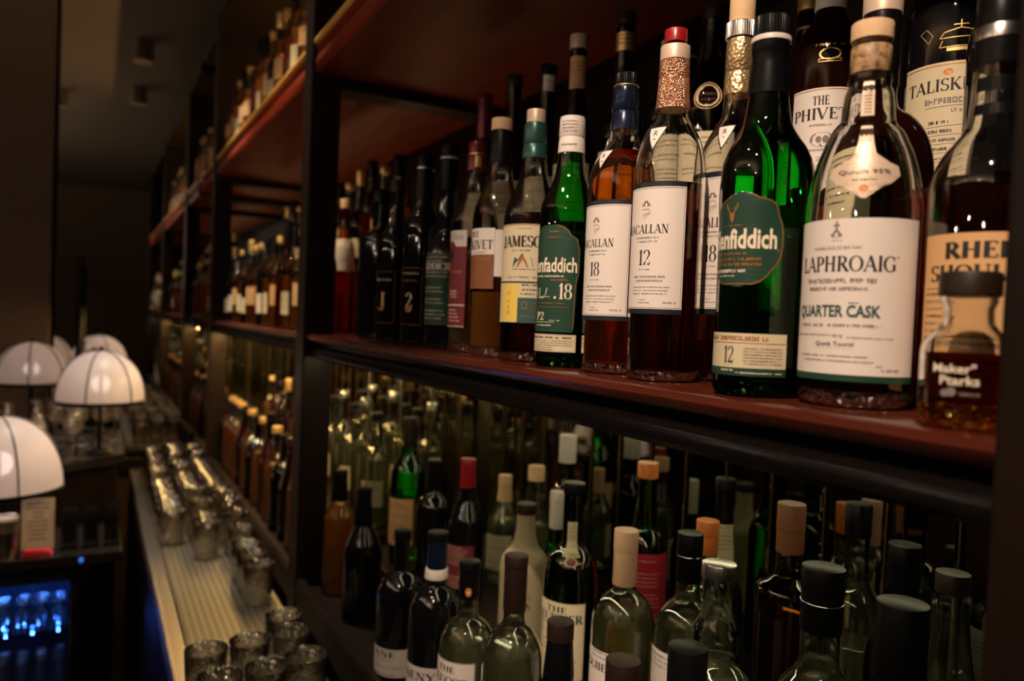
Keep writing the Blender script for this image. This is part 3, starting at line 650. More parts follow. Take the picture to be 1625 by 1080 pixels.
# --- the three white label bottles
def white_label_bottle(label, X, Y, r, knots, lab, age, fill, liq, s_txt, top):
    t, c = bottle(label, X, Y, B, knots, seg=64, fill=fill, liq=liq, base='base', base_h=9, glass='g_shell')
    L = Label(c, r); s0, s1, z0, z1 = lab; k = (z1-z0)/110
    L.rect(s0, s1, z0-4.6*k, z1+4.6*k, 'borderblue'); L.rect(s0+.2, s1-.3, z0, z1, 'white', off=.4)
    L.frame(s0+1.4, s1-1.6, z0+1.2, z1-1.2, .3, 'grey_ink', .6)
    a, b = s_txt; m_ = (a+b)/2-(b-a)*.09; zt = z1
    crown_crest(L, m_, zt-17*k, 1.7, 'grey_ink', 'bronze'); L.dashes(m_-4, m_+4, zt-20.5*k, .8, 'grey_ink', 70)
    L.sans('The', m_-3, m_+4.5, zt-30.5*k, 5.0*k, 'grey_ink', -.004, slope=.8); L.rect(m_-5, m_+4, zt-32*k, zt-31.6*k, 'grey_ink')
    L.serif('MACALLAN', a-11, b, zt-42*k, 8.2*k, 'ink', 1.05, slope=.0)
    L.dashes(m_-11, m_+14, zt-46.5*k, 1.5, 'grey_ink', 71); L.dashes(m_-9, m_+12, zt-50*k, 1.5, 'grey_ink', 72)
    L.serif(age, m_-6.4, m_+6.4, zt-70.5*k, 14.0*k, 'ink', .85); L.dashes(m_-5.5, m_+6, zt-75*k, 1.0, 'grey_ink', 73)
    L.dashes(m_-11, m_+20, zt-82*k, 1.8, 'grey_ink', 74); L.dashes(m_-9, m_+18, zt-85.6*k, 1.8, 'grey_ink', 75)
    for i in range(3): L.dashes(m_-12, m_+24-i, zt-(91+3*i)*k, 1.1, 'grey_ink', 76+i)
    L.dashes(m_-3, m_+3, zt-102.4*k, .9, 'grey_ink', 80); L.dashes(m_-5, m_+8, zt-105*k, .9, 'grey_ink', 81); L.dashes(s1-17, s1-5, zt-105*k, 1.6, 'grey_ink', 82)
    L.build('label', t)
    a = r*math.radians(top['tri'])
    zt, zb_, hw = top['trz']
    L = Label(c, rad_at(c, (zt+zb_)/2), ang0=math.radians(top['tri']))
    n = 8
    def tri(w_, z0, z1, m, off):
        L.rows([(z0+(z1-z0)*i/n, -w_*i/n-.05, w_*i/n+.05) for i in range(n+1)], m, off, 2)
    tri(hw, zb_, zt, 'ink', .3); tri(hw*.86, zb_+3, zt-1.2, 'white', .5); L.sans('R', -2, 2.2, zt-9, 5, 'ink', off=.8); L.dashes(-1.2, 1.2, zt-13, 1.2, 'ink', 5, off=.8)
    L.build('shoulder_label', t)
    return t, c
t, c = white_label_bottle('white labelled 12 year whisky bottle with a hammered copper neck and red cap', .455, .540, 32.2,
    [(0, 29.5), (2, 31.6), (8, 32.2), (185, 32.2), (199, 31), (213, 27.8), (224, 23), (232, 18.5), (238, 15.4), (246, 14.4), (252, 14.2)], (-16, 44, 64, 171), '12', 176, 'l_dark', (-7, 29.5), {'tri': 18, 'trz': (226, 202, 11)})
ring(t, 'neck_foil', MM([(245, 15.2), (247, 15.6), (256, 14.6), (272, 13.9), (272.6, 13.4), (273.4, 13.9), (288, 13.3), (288.5, 12.6)]), 'copper', label='hammered copper foil')
ring(t, 'foil_band', cyl(.2885, .302, .0133), 'beige', label='pale band above copper')
ring(t, 'cap', cyl(.305, .317, .0103), 'red', label='red cap'); ring(t, 'stopper', cyl(.302, .305, .0096), 'g_dkgreen')
t, c = white_label_bottle('white labelled 18 year whisky bottle with navy neck foil, full of amber whisky', .465, .625, 34,
    [(0, 31), (2, 33.2), (8, 34), (178, 34), (196, 32.8), (210, 29.5), (220, 24), (228, 18), (234, 15), (242, 14.2), (250, 14)], (-20, 42, 57, 166), '18', 222, 'l_whisky', (-8, 26.5), {'tri': 10, 'trz': (222, 200, 10)})
ring(t, 'neck_foil', MM([(244, 14.6), (246, 14.6), (262, 13.6), (263, 13.0), (264, 13.7), (281, 13.0), (286, 12.8), (288, 12.0)]), 'navy')
ring(t, 'cap_rim', cyl(.288, .2895, .0128), 'gold'); ring(t, 'cap', cyl(.2895, .302, .0108), 'black', ridges=32)
t, c = white_label_bottle('white labelled 18 year whisky bottle with patterned gold neck, nearly empty', .53, .535, 36,
    [(0, 33), (2, 35.2), (8, 36), (188, 36), (206, 34.6), (222, 30), (236, 23), (246, 17), (253, 14.2), (266, 13.4), (274, 13.2)], (-22, 46, 67, 188), '18', 37, 'l_dark', (-6, 31), {'tri': 22, 'trz': (238, 212, 11)})
ring(t, 'neck_foil', MM([(270, 14), (272, 14.2), (290, 13.6), (291, 13), (292, 13.7), (316, 13.2), (322, 12.6)]), 'patgold', label='patterned gold foil')
ring(t, 'cap', cyl(.323, .338, .0142), 'silver', ridges=40, label='ridged silver ring'); ring(t, 'stopper', cyl(.338, .362, .0118), 'cork', label='cork stopper')
# --- green eighteen year bottle
sh2 = lambda th, z: 1+.04*math.cos(3*(th-math.radians(-10)))*(1 if z < .18 else max(0, (.2-z)/.02))
t, c = bottle('green whisky bottle with white neck foil and dark green 18 label', .46, .714, B,
    [(0, 29), (3, 31), (10, 31.5), (150, 31.5), (172, 31), (186, 27.5), (198, 22), (212, 17.5), (226, 15.4), (240, 14.4)], glass='g_green', seg=60, shape=sh2, fill=150, liq='l_green', base='base_green')
L = Label(c, 31.5, sh2)
pr = [(38, -16, 40), (42, -18, 42), (90, -18, 43.5), (96, -18, 44.5), (104, -18, 46), (128, -17, 46), (134, -16, 44), (139, -15, 43), (143, -13, 36), (148, -8, 33), (152, -2, 27), (154, 4, 20)]
L.rows(pr, 'greenlab'); L.line([(s1-1.5, t_) for t_, s0, s1 in pr[1:]], .5, 'bronze')
L.dashes(10, 22, 146, 1.6, 'bronze', 1); L.dashes(8, 24, 140, 1.2, 'bronze', 2)
L.sans('Glenfaddich', -22, 43, 102.5, 16.5, 'lite', .02); L.dashes(-8, 30, 97.6, 1.6, 'lite', 90); L.dashes(14, 34, 93.4, 1.8, 'bronze', 91)
L.serif('18', 23, 38.6, 73.8, 17, 'lite', .85); L.disc(19.5, 75.4, 1.4, 1.4, 'lite'); L.serif('D', -12, -4, 73.8, 14, 'lite', .7); L.line([(0, 86), (-1, 75), (5, 75), (7, 77)], .8, 'lite'); L.line([(10, 86), (8, 78)], .8, 'lite'); L.dashes(2, 14, 75.6, 1, 'lite', 96)
L.dashes(-6, 30, 68.6, 1.0, 'bronze', 92); L.line([(-6, 65), (36, 65)], .4, 'bronze'); L.serif('P2', -4, 7, 50.5, 9, 'lite', .9); L.line([(-6, 48.4), (20, 48.4)], .4, 'lite'); L.dashes(14, 26, 50, 1, 'lite', 93); L.dashes(-4, 16, 44.4, 1.4, 'lite', 94)
L.build('label', t)
L = Label(c, 31.5, sh2); L.rect(-20, 45, 16.5, 35.5, 'cream'); L.dashes(-10, 40, 31, 2, 'ink', 95)
for i in range(5): L.dashes(-10, 20 if i < 2 else 42, 18.4+i*2.4, 1.0, 'grey_ink', 96+i)
L.frame(-19, 44, 17.4, 34.8, .3, 'grey_ink'); L.build('strip_label', t)
ring(t, 'neck_foil', MM([(236, 15.1), (238, 15.1), (252, 14.2), (253, 13.6), (255, 14.6), (272, 14.2), (276, 13.6)]), 'white', label='white neck foil')
L = Label([(236, 15.1), (252, 14.2), (255, 14.6), (274, 14.0)], 14.5)
for i in range(4): L.dashes(2, 20, 258+i*3.6, 1.4, 'grey_ink', 100+i)
L.dashes(2, 20, 243, 2, 'grey_ink', 105); L.build('foil_print', t)
# --- cream label bottle
t, c = bottle('amber whisky bottle with cream and yellow JAMESON label and green foil', .465, .804, B,
    [(0, 31.5), (3, 33.8), (9, 34.5), (165, 34.5), (182, 32.8), (196, 28), (210, 21.5), (226, 17), (244, 14.6), (254, 13.8)], seg=56, fill=178, liq='l_dark', base='base')
L = Label(c, 34.5)
L.rect(-28, 47, 93, 163, 'cream'); L.rect(-28, 47, 46.5, 93, 'cream'); L.rect(-28, 47, 161.4, 162.4, 'bronze', off=.4)
L.serif('JAMESON', -4, 59.5, 136, 13, 'ink', 1.5); L.dashes(18, 38, 157.2, .8, 'grey_ink', 110); L.dashes(12, 36, 131, 1.6, 'grey_ink', 111)
L.poly([(14, 112), (40, 112), (37, 124), (30, 121), (26, 129), (21, 121), (16, 124)], 'teal', .5); L.poly([(19, 112), (34, 112), (31, 120), (26, 127), (22, 119)], 'bronze', .62)
L.poly([(22, 113), (31, 113), (27, 121)], 'cream', .72); L.dashes(14, 42, 109, 1.2, 'ink', 112); L.dashes(6, 44, 99, 2.2, 'grey_ink', 113)
L.rect(-28, 47, 93.4, 95.2, 'ink', off=.5); L.rect(-2, 22.5, 47.5, 92, 'yellow', off=.45); L.rect(22.5, 47, 46.8, 76, 'teal', off=.5)
L.dashes(26, 46, 90, 2.2, 'ink', 114); L.dashes(27, 46, 84.6, 1.8, 'ink', 115); L.dashes(26, 44, 79.6, 1.8, 'ink', 116)
L.frame(28, 34, 63, 71, .8, 'bronze', .7); 
for i in range(4): L.dashes(37, 46, 60+i*3.2, .9, 'bronze', 117+i, off=.7)
L.line([(26, 54), (46, 54)], .6, 'bronze', .7)
for z, k in ((80, 2.2), (70, 1.8), (64, 2), (57, 3)): L.frame(10-k/2, 10+k/2, z, z+k*1.3, .5, 'bronze', .7)
L.build('label', t)
ring(t, 'neck_foil', MM([(246, 15.4), (248, 15.4), (262, 14.4), (263, 13.6), (265, 14.6), (286, 13.6), (289, 12.6)]), 'greencap', label='green foil')
ring(t, 'cap', cyl(.289, .305, .0116), 'beige', label='beige cap')
# --- gold whisky, brown label
t, c = bottle('clear whisky bottle with a brown and white label, gold whisky below half', .465, .893, B,
    [(0, 31), (3, 33.2), (9, 34), (178, 34), (194, 32), (208, 27), (222, 20.5), (240, 16.4), (258, 14.4), (268, 13.6)], seg=56, fill=84, liq='l_glow', base='base', base_h=13)
L = Label(c, 34); L.rect(-34, 33.5, 132, 166, 'white'); L.rect(-34, 33.5, 88, 132, 'brownlab'); L.rect(33.8, 44, 104, 164, 'white')
L.serif('TIVE', -9, 10, 154.6, 7.4, 'ink', 1.2); L.serif('SKIVET', -13, 31.6, 138.6, 12, 'ink', 1.15); L.dashes(2, 22, 134, 1.6, 'grey_ink', 120); L.dashes(0, 28, 124.6, 3.6, 'bronze', 121); L.dashes(-4, 20, 112, 1.2, 'bronze', 122)
L.build('label', t)
ring(t, 'neck_foil', MM([(254, 15.4), (256, 15.4), (268, 14.4), (294, 14.0), (297, 12.8)]), 'black'); ring(t, 'cap', cyl(.297, .313, .0140), 'cork', label='cork coloured cap')
# --- maroon label bottle
t, c = bottle('clear whisky bottle with white over maroon label and maroon foil', .48, .995, B,
    [(0, 31), (3, 33), (9, 34), (182, 34), (200, 31), (216, 24), (232, 18), (252, 15), (266, 14)], seg=56, fill=33, liq='l_clear', base='base', base_h=13)
L = Label(c, 34); L.rect(-34, 27.5, 150, 173, 'white'); L.rect(-34, 27.5, 36, 150, 'maroon')
L.rows([(146, -34, -33.9), (150, -34, 10), (153, -20, 7), (156, -12, 5), (158, -6, 2)], 'maroon', .4)
L.rect(-34, 27.5, 66, 68, 'cream', off=.45); L.serif('STELII', -8, 22, 160, 6.4, 'grey_ink', .8); L.dashes(-2, 8, 168, 1.4, 'maroon', 130)
L.dashes(-6, 22, 112, 4.5, 'bronze', 131); L.dashes(4, 9, 100, 3, 'bronze', 132)
for i in range(3): L.dashes(-2, 14, 78+i*4, 1.8, 'lite', 133+i)
for i in range(4): L.dashes(-4, 20-i*2, 44+i*5, 1.6, 'lite', 137+i)
L.disc(-1, 138, 4.5, 8, 'borderblue'); L.rect(-34, 27.5, 36, 37.2, 'cream', off=.45)
L.build('label', t)
ring(t, 'neck_foil', MM([(262, 15.2), (264, 15.2), (284, 13.8), (286, 13.2)]), 'maroonfoil'); ring(t, 'foil_band', cyl(.284, .2865, .0141), 'gold'); ring(t, 'cap', cyl(.2865, .303, .0132), 'maroonfoil', label='maroon cap')
L = Label([(262, 15.3), (284, 13.9)], 14.5); L.rect(13, 22, 266, 282, 'gold'); L.build('foil_print', t)
# --- tan label bottle at the right, half behind the post
t, c = bottle('clear whisky bottle with a tan paper label, standing nearest the right post', .50, .28, B,
    [(0, 33), (3, 35), (10, 36), (142, 36), (154, 34.2), (166, 29), (176, 22), (184, 16.5), (196, 14.6), (222, 13.4), (236, 13)], seg=64, fill=150, liq='l_dark', base='base', glass='g_shell')
L = Label(c, 36); L.rect(-24, 40, 12, 114, 'tan')
L.serif('RHEE', -6, 33, 98.5, 10, 'ink', 1.5); L.serif('SHOULL', -16, 36, 84.5, 10, 'ink', 1.3)
for i in range(12): L.dashes(-20, -4+i % 3 if i < 6 else 34, 76-i*4.6, 1.4, 'grey_ink' if i % 3 else 'ink', 150+i)
L.line([(-20, 80), (-2, 80)], .3, 'ink'); L.build('label', t)
ring(t, 'neck_foil', MM([(222, 14.2), (224, 14.4), (252, 13.8), (268, 13.6), (270, 12.4)]), 'black'); ring(t, 'foil_band', cyl(.238, .247, .0147), 'silver')
L = Label(c, 15); L.rect(-6, 20, 205, 214, 'black'); L.rect(-6, 20, 190, 197, 'black'); L.build('neck_label', t)
# --- miniature flask at the very front
t, c = bottle('small squat glass bottle with dark stopper and a little amber whisky', .43, .249, B,
    [(0, 21.5), (2, 22.8), (8, 23.3), (40, 23.3), (45, 22.8), (48.5, 21), (51.5, 18.2), (55, 14.6), (59, 12.9), (66, 12.6), (70, 14.2), (72.5, 14.2)], seg=64, fill=41, liq='l_dark', base='base_amber', base_h=13, name='miniature_bottle', wall=2.6, glass='g_shell')
L = Label(c, 23.3); L.sans('Maker"', -4, 17, 30.5, 5.0, 'lite', .02, off=.6); L.sans('Ptarks', 0, 19, 24.0, 5.0, 'lite', .02, off=.6)
L.disc(3, 19.5, 2.4, 2, 'grey_ink'); L.disc(6, 20.4, 2.2, 2.4, 'grey_ink'); L.dashes(10, 20, 18.5, 1.6, 'grey_ink', 8, off=.6); L.build('label', t)
ring(t, 'stopper', cyl(.0728, .0865, .0157, b=1e-3), 'brownblack', seg=48, label='dark round stopper')

# ================================================================ all other bottles of the near bay
def knots(H, r, style, nr=14.0):
    st = {'std': ((.56, 1), (.62, .96), (.67, .80), (.71, .58), (.76, 1.22*nr/r), (.86, nr/r), (.97, nr/r*.92)),
          'slope': ((.50, 1), (.56, .94), (.64, .72), (.72, .50), (.79, 1.12*nr/r), (.88, nr/r), (.97, nr/r*.9)),
          'round': ((.50, 1), (.56, .985), (.61, .92), (.655, .78), (.685, .60), (.71, 1.16*nr/r), (.74, 1.02*nr/r), (.97, nr/r*.95)),
          'square': ((.64, 1), (.68, .97), (.70, .86), (.715, .62), (.73, 1.1*nr/r), (.76, nr/r), (.97, nr/r*.95)),
          'long': ((.42, 1), (.47, .95), (.53, .76), (.58, .55), (.64, 1.25*nr/r), (.76, nr/r), (.97, nr/r*.88)),
          'bulb': ((.52, 1), (.57, .97), (.61, .84), (.645, .60), (.66, 1.35*nr/r), (.70, 1.62*nr/r), (.76, 1.55*nr/r), (.82, 1.1*nr/r), (.84, nr/r), (.97, nr/r)),
          'flute': ((.50, 1), (.58, .90), (.70, .66), (.82, .50), (.88, 1.12*nr/r), (.90, 1.2*nr/r), (.97, 1.2*nr/r))}[style]
    return [(0, r*.90), (2, r*.975), (7, r)]+[(f*H, k*r) for f, k in st]
def gb(label, X, Y, zb, H, r, style='std', glass='g_clear', cap=('black', .93), foil=None, fill=None, liq='l_clear', nr=14.0, lab=None, cat='bottle', name='liquor_bottle', base=None, group=None, ridges=0, shape=None):
    if isinstance(cap[0], tuple): pass
    top = H*cap[1]
    kn = [k for k in knots(H, r, style, nr) if k[0] < top-2]; kn.append((top, kn[-1][1]))
    t, c = bottle(label, X, Y, zb, kn, glass=glass, seg=44, fill=(fill*H if fill else None), liq=liq, base=base, group=group, name=name, base_h=10)
    nr_ = c[-1][1]
    if foil: ring(t, 'neck_foil', MM([(foil[1]*H, rad_at(c, foil[1]*H)+.7), (foil[1]*H+1.5, rad_at(c, foil[1]*H+1.5)+1.0), (top-3, nr_+.9), (top-.3, nr_+.6)]), foil[0])
    ring(t, 'cap', cyl((top+.1)/1000, H/1000, (nr_+(1.4 if len(cap) < 3 else cap[2]))/1000), cap[0], ridges=ridges)
    return t, c
def facing(X, Y): return math.atan2(Y, X)
def simple_label(t, c, X, Y, z0, z1, mat, half=62, turn=0, words=(), seed=1, ink='ink', name='label', mid=None, border=None):
    """rectangular label turned towards the room; words: (text, t, height, relative width)"""
    r = rad_at(c, (z0+z1)/2); L = Label(c, r, ang0=math.radians(turn)); hw = r*math.radians(half)
    L.rect(-hw, hw, z0, z1, mat)
    if border: L.frame(-hw+.8, hw-.8, z0+.8, z1-.8, .5, border)
    for txt, tz, h, wd in words: L.serif(txt, -hw*wd, hw*wd, z0+tz*(z1-z0), h, ink, 1.2)
    n = int((z1-z0)/6)
    used = [(z0+tz*(z1-z0)-2, z0+tz*(z1-z0)+h+1) for _, tz, h, _ in words]
    for i in range(n):
        z = z0+3+i*6
        if any(a-2 < z < b for a, b in used) or random.Random(seed*7+i).random() < .4: continue
        rg = random.Random(seed*31+i); k = rg.uniform(.4, .85); L.dashes(-hw*k, hw*k*rg.uniform(.7, 1), z, 1.5, ink, seed*17+i)
    L.build(name, t); return L
# --- dark bottles at the left end of the middle shelf
t, c = gb('black whisky bottle with pale ring on cap, beside the maroon labelled bottle', .49, 1.118, B, 321, 30.5, 'long', 'g_black', ('black', .955), ('black', .78), nr=13)
ring(t, 'cap_ring', cyl(.300, .3035, .0145), 'greywhite'); simple_label(t, c, .49, 1.12, 37, 150, 'greenlab', 70, 25, [('INIDDICII', .76, 11, .8)], 3, 'lite', border='bronze')
t, c = gb('black whisky bottle with silver ringed cap, second dark bottle from the maroon label', .495, 1.232, B, 327, 34, 'std', 'g_black', ('black', .93), ('black', .76), nr=14)
ring(t, 'cap_ring', cyl(.302, .305, .0162), 'silver'); L = Label(c, 34, ang0=math.radians(30)); L.frame(-24, 24, 34, 130, .6, 'bronze'); L.serif('2', -6, 8, 62, 26, 'lite', 1); L.disc(1, 60, 7, 5, 'bronze'); L.dashes(-18, 18, 120, 2.4, 'lite', 4); L.dashes(-14, 14, 108, 1.6, 'bronze', 5); L.build('label', t)
t, c = gb('black whisky bottle with a curved gold mark, third dark bottle from the maroon label', .49, 1.352, B, 298, 34, 'std', 'g_black', ('brownblack', .93), None, nr=14)
L = Label(c, 34, ang0=math.radians(30)); L.serif('J', -8, 8, 60, 30, 'gold', .9); L.dashes(-16, 18, 112, 2.2, 'lite', 6); L.frame(-24, 24, 34, 128, .5, 'bronze'); L.build('label', t)
t, c = gb('broad black round shouldered bottle near the left post of the near bay', .505, 1.49, B, 300, 41, 'square', 'g_black', ('black', .92), None, nr=17)
t, c = gb('amber whisky bottle with a white label showing just right of the black post', .565, 1.95, B, 345, 29, 'std', 'g_amber', ('cork', .93), None, nr=12); simple_label(t, c, 0, 0, 158, 240, 'white', 80, 60, [], 7)
# --- second row and the raised back row
t, c = gb('large dark glass bottle standing behind the quarter cask bottle', .56, .408, B, 330, 44, 'round', 'g_redbrown', ('beige', .94), ('black', .76), nr=13.5)
simple_label(t, c, 0, 0, 120, 196, 'cream', 40, -6, [('Q', .7, 12, .4)], 9)
T = .125
BACK = [
 ('brown necked whisky bottle with a long tan neck label, behind the eighteen year green bottle', .655, 1.008, 323, 33, 'long', 'g_redbrown', ('beige', .93), None),
 ('dark whisky bottle with gold neck label, behind the navy foiled bottle', .655, .887, 318, 33, 'long', 'g_brown', ('brownblack', .94), None),
 ('dark bottle with black cap and white neck strip behind the cream labelled bottle', .655, 1.098, 301, 34, 'long', 'g_black', ('black', .94), None),
 ('red brown bottle with brown cap behind the brown labelled whisky', .655, 1.215, 315, 34, 'long', 'g_redbrown', ('brownblack', .93), None),
 ('dark bottle with a maroon neck behind the maroon labelled bottle', .655, 1.334, 310, 34, 'long', 'g_redbrown', ('maroonfoil', .94), ('maroonfoil', .72)),
 ('dim dark bottle with a gold ring on its neck behind the copper necked bottle', .735, .843, 276, 31, 'std', 'g_black', ('brownblack', .94), None),
 ('dark bottle with a round label on its shoulder behind the gold necked bottle', .655, .707, 268, 35, 'slope', 'g_brown', ('brownblack', .93), None),
 ('dim bottle with gold cap rings on the raised step left of the red brown bottle', .775, .668, 294, 32, 'long', 'g_brown', ('gold', .93), None)]
extra = [lambda t, c: simple_label(t, c, 0, 0, 238, 288, 'tan', 70, 55, [], 21, name='neck_label'), lambda t, c: simple_label(t, c, 0, 0, 262, 288, 'gold', 80, 50, [], 22, name='neck_label'),
         lambda t, c: simple_label(t, c, 0, 0, 256, 282, 'greywhite', 45, 70, [], 23, name='neck_label'), lambda t, c: simple_label(t, c, 0, 0, 60, 120, 'cream', 60, 40, [], 24),
         None, lambda t, c: ring(t, 'neck_ring', cyl(.255, .259, .0150), 'gold'), lambda t, c: (lambda L: (L.disc(0, 150, 17, 17, 'tan', .4), L.disc(0, 150, 14, 14, 'cream', .55), L.dashes(-10, 10, 150, 3, 'ink', 3, .7), L.dashes(-9, 9, 144, 2, 'ink', 4, .7), L.build('shoulder_label', t)))(Label(c, rad_at(c, 150), ang0=.7)),
         lambda t, c: ring(t, 'neck_ring', cyl(.25, .253, .0150), 'gold')]
for (lab, X, Y, H, r, st, g, cp, fo), ex in zip(BACK, extra):
    t, c = gb(lab, X, Y, T, H, r, st, g, cp, fo, nr=13)
    simple_label(t, c, 0, 0, 30, .40*H-(10 if st == 'long' else 0), 'cream', 60, 40, [], len(lab))
    if ex: ex(t, c)
t, c = gb('pale labelled bottle on the step behind the copper necked bottle', .66, .79, T, 250, 33, 'std', 'g_dkgreen', ('peach', .93), None, nr=13, fill=.5, liq='l_green'); simple_label(t, c, 0, 0, 30, 120, 'cream', 66, 42, [], 33)
t, c = gb('red brown bottle with white neck band and a large white paper label', .69, .566, T, 300, 36, 'round', 'g_redbrown', ('brownblack', .95), ('brownblack', .84), nr=14.5)
ring(t, 'neck_band', MM([(221, 16.4), (222, 16.8), (240, 15.8), (241, 15.2)]), 'white')
L = Label(c, 36, ang0=math.radians(40)); L.rect(-40, 32, 28, 130, 'white'); L.rect(-40, 32, 127.6, 128.4, 'bronze', off=.4); L.serif('THE', -14, 3, 112, 9.5, 'ink', 1.2); L.serif('PHIVET', -36, 22, 97, 12, 'ink', 1.1); L.dashes(-16, 6, 90, 2.2, 'grey_ink', 3)
L.disc(-3, 76, 12, 8, 'grey_ink', .45); L.disc(-3, 77, 9, 5.6, 'white', .55); L.disc(-6, 76, 3, 3.6, 'grey_ink', .65); L.disc(1, 76, 3.4, 4, 'grey_ink', .65); L.dashes(-16, 9, 64, 2.4, 'grey_ink', 5); L.serif('21', -8, 0, 54, 4, 'grey_ink', 1)
for i in range(4): L.dashes(-20, 14, 34+i*4.5, 1.3, 'grey_ink', 8+i)
L.build('label', t)
L = Label(c, 26, ang0=math.radians(42)); L.frame(-8, 8, 157, 160, .8, 'gold'); L.disc(0, 165, 8, 6.4, 'gold', .4); L.disc(0, 165, 6.6, 5, 'g_black', .6); L.dashes(-11, 11, 174, 2.4, 'gold', 9); L.build('emblem', t, 'gold emblem on shoulder')
t, c = gb('dark glass whisky bottle with a tall cream TALISKER label and gold ship emblem', .70, .433, T, 300, 42, 'round', 'g_black', ('black', .95), ('black', .76), nr=15)
L = Label(c, 42, ang0=math.radians(35)); L.rect(-48, 40, 12, 121, 'cream'); L.rect(-48, 40, 118, 118.8, 'bronze', off=.4); L.disc(-6, 112, 4, 2.6, 'bronze'); L.serif('TALISKER', -42, 22, 94.5, 11, 'ink', 1.0, slope=.02); L.dashes(-24, 14, 84, 5, 'grey_ink', 3); L.line([(-24, 81), (16, 82)], .4, 'grey_ink'); L.dashes(-4, 20, 76, 3, 'grey_ink', 4)
for i in range(7): L.dashes(-20, -4+i % 3*3, 66-i*8, 2.6 if i < 4 else 1.6, 'ink', 11+i); L.line([(-22, 63.4-i*8), (14, 64.4-i*8)], .35, 'grey_ink')
L.build('label', t)
L = Label(c, 36, ang0=math.radians(38)); L.line([(-11, 147), (0, 150), (11, 147), (14, 142), (-14, 142), (-11, 147)], .8, 'gold'); L.line([(-12, 140), (-14, 134), (14, 134), (12, 140)], .7, 'gold'); L.rect(-9, 10, 130, 133, 'gold', off=.5); L.line([(0, 150), (0, 157)], .8, 'gold'); L.line([(-5, 153), (5, 153)], .8, 'gold')
for d in (-1, 1): L.line([(d*22, 140), (d*29, 150), (d*24, 153), (d*19, 146), (d*22, 140)], .7, 'gold')
L.build('emblem', t, 'gold ship emblem on shoulder')
t, c = gb('dark bottle with a silver neck band half hidden by the right post', .645, .349, T, 260, 34, 'long', 'g_black', ('beige', .92), ('black', .70), nr=14); ring(t, 'foil_band', cyl(.150, .158, .0178), 'silver')
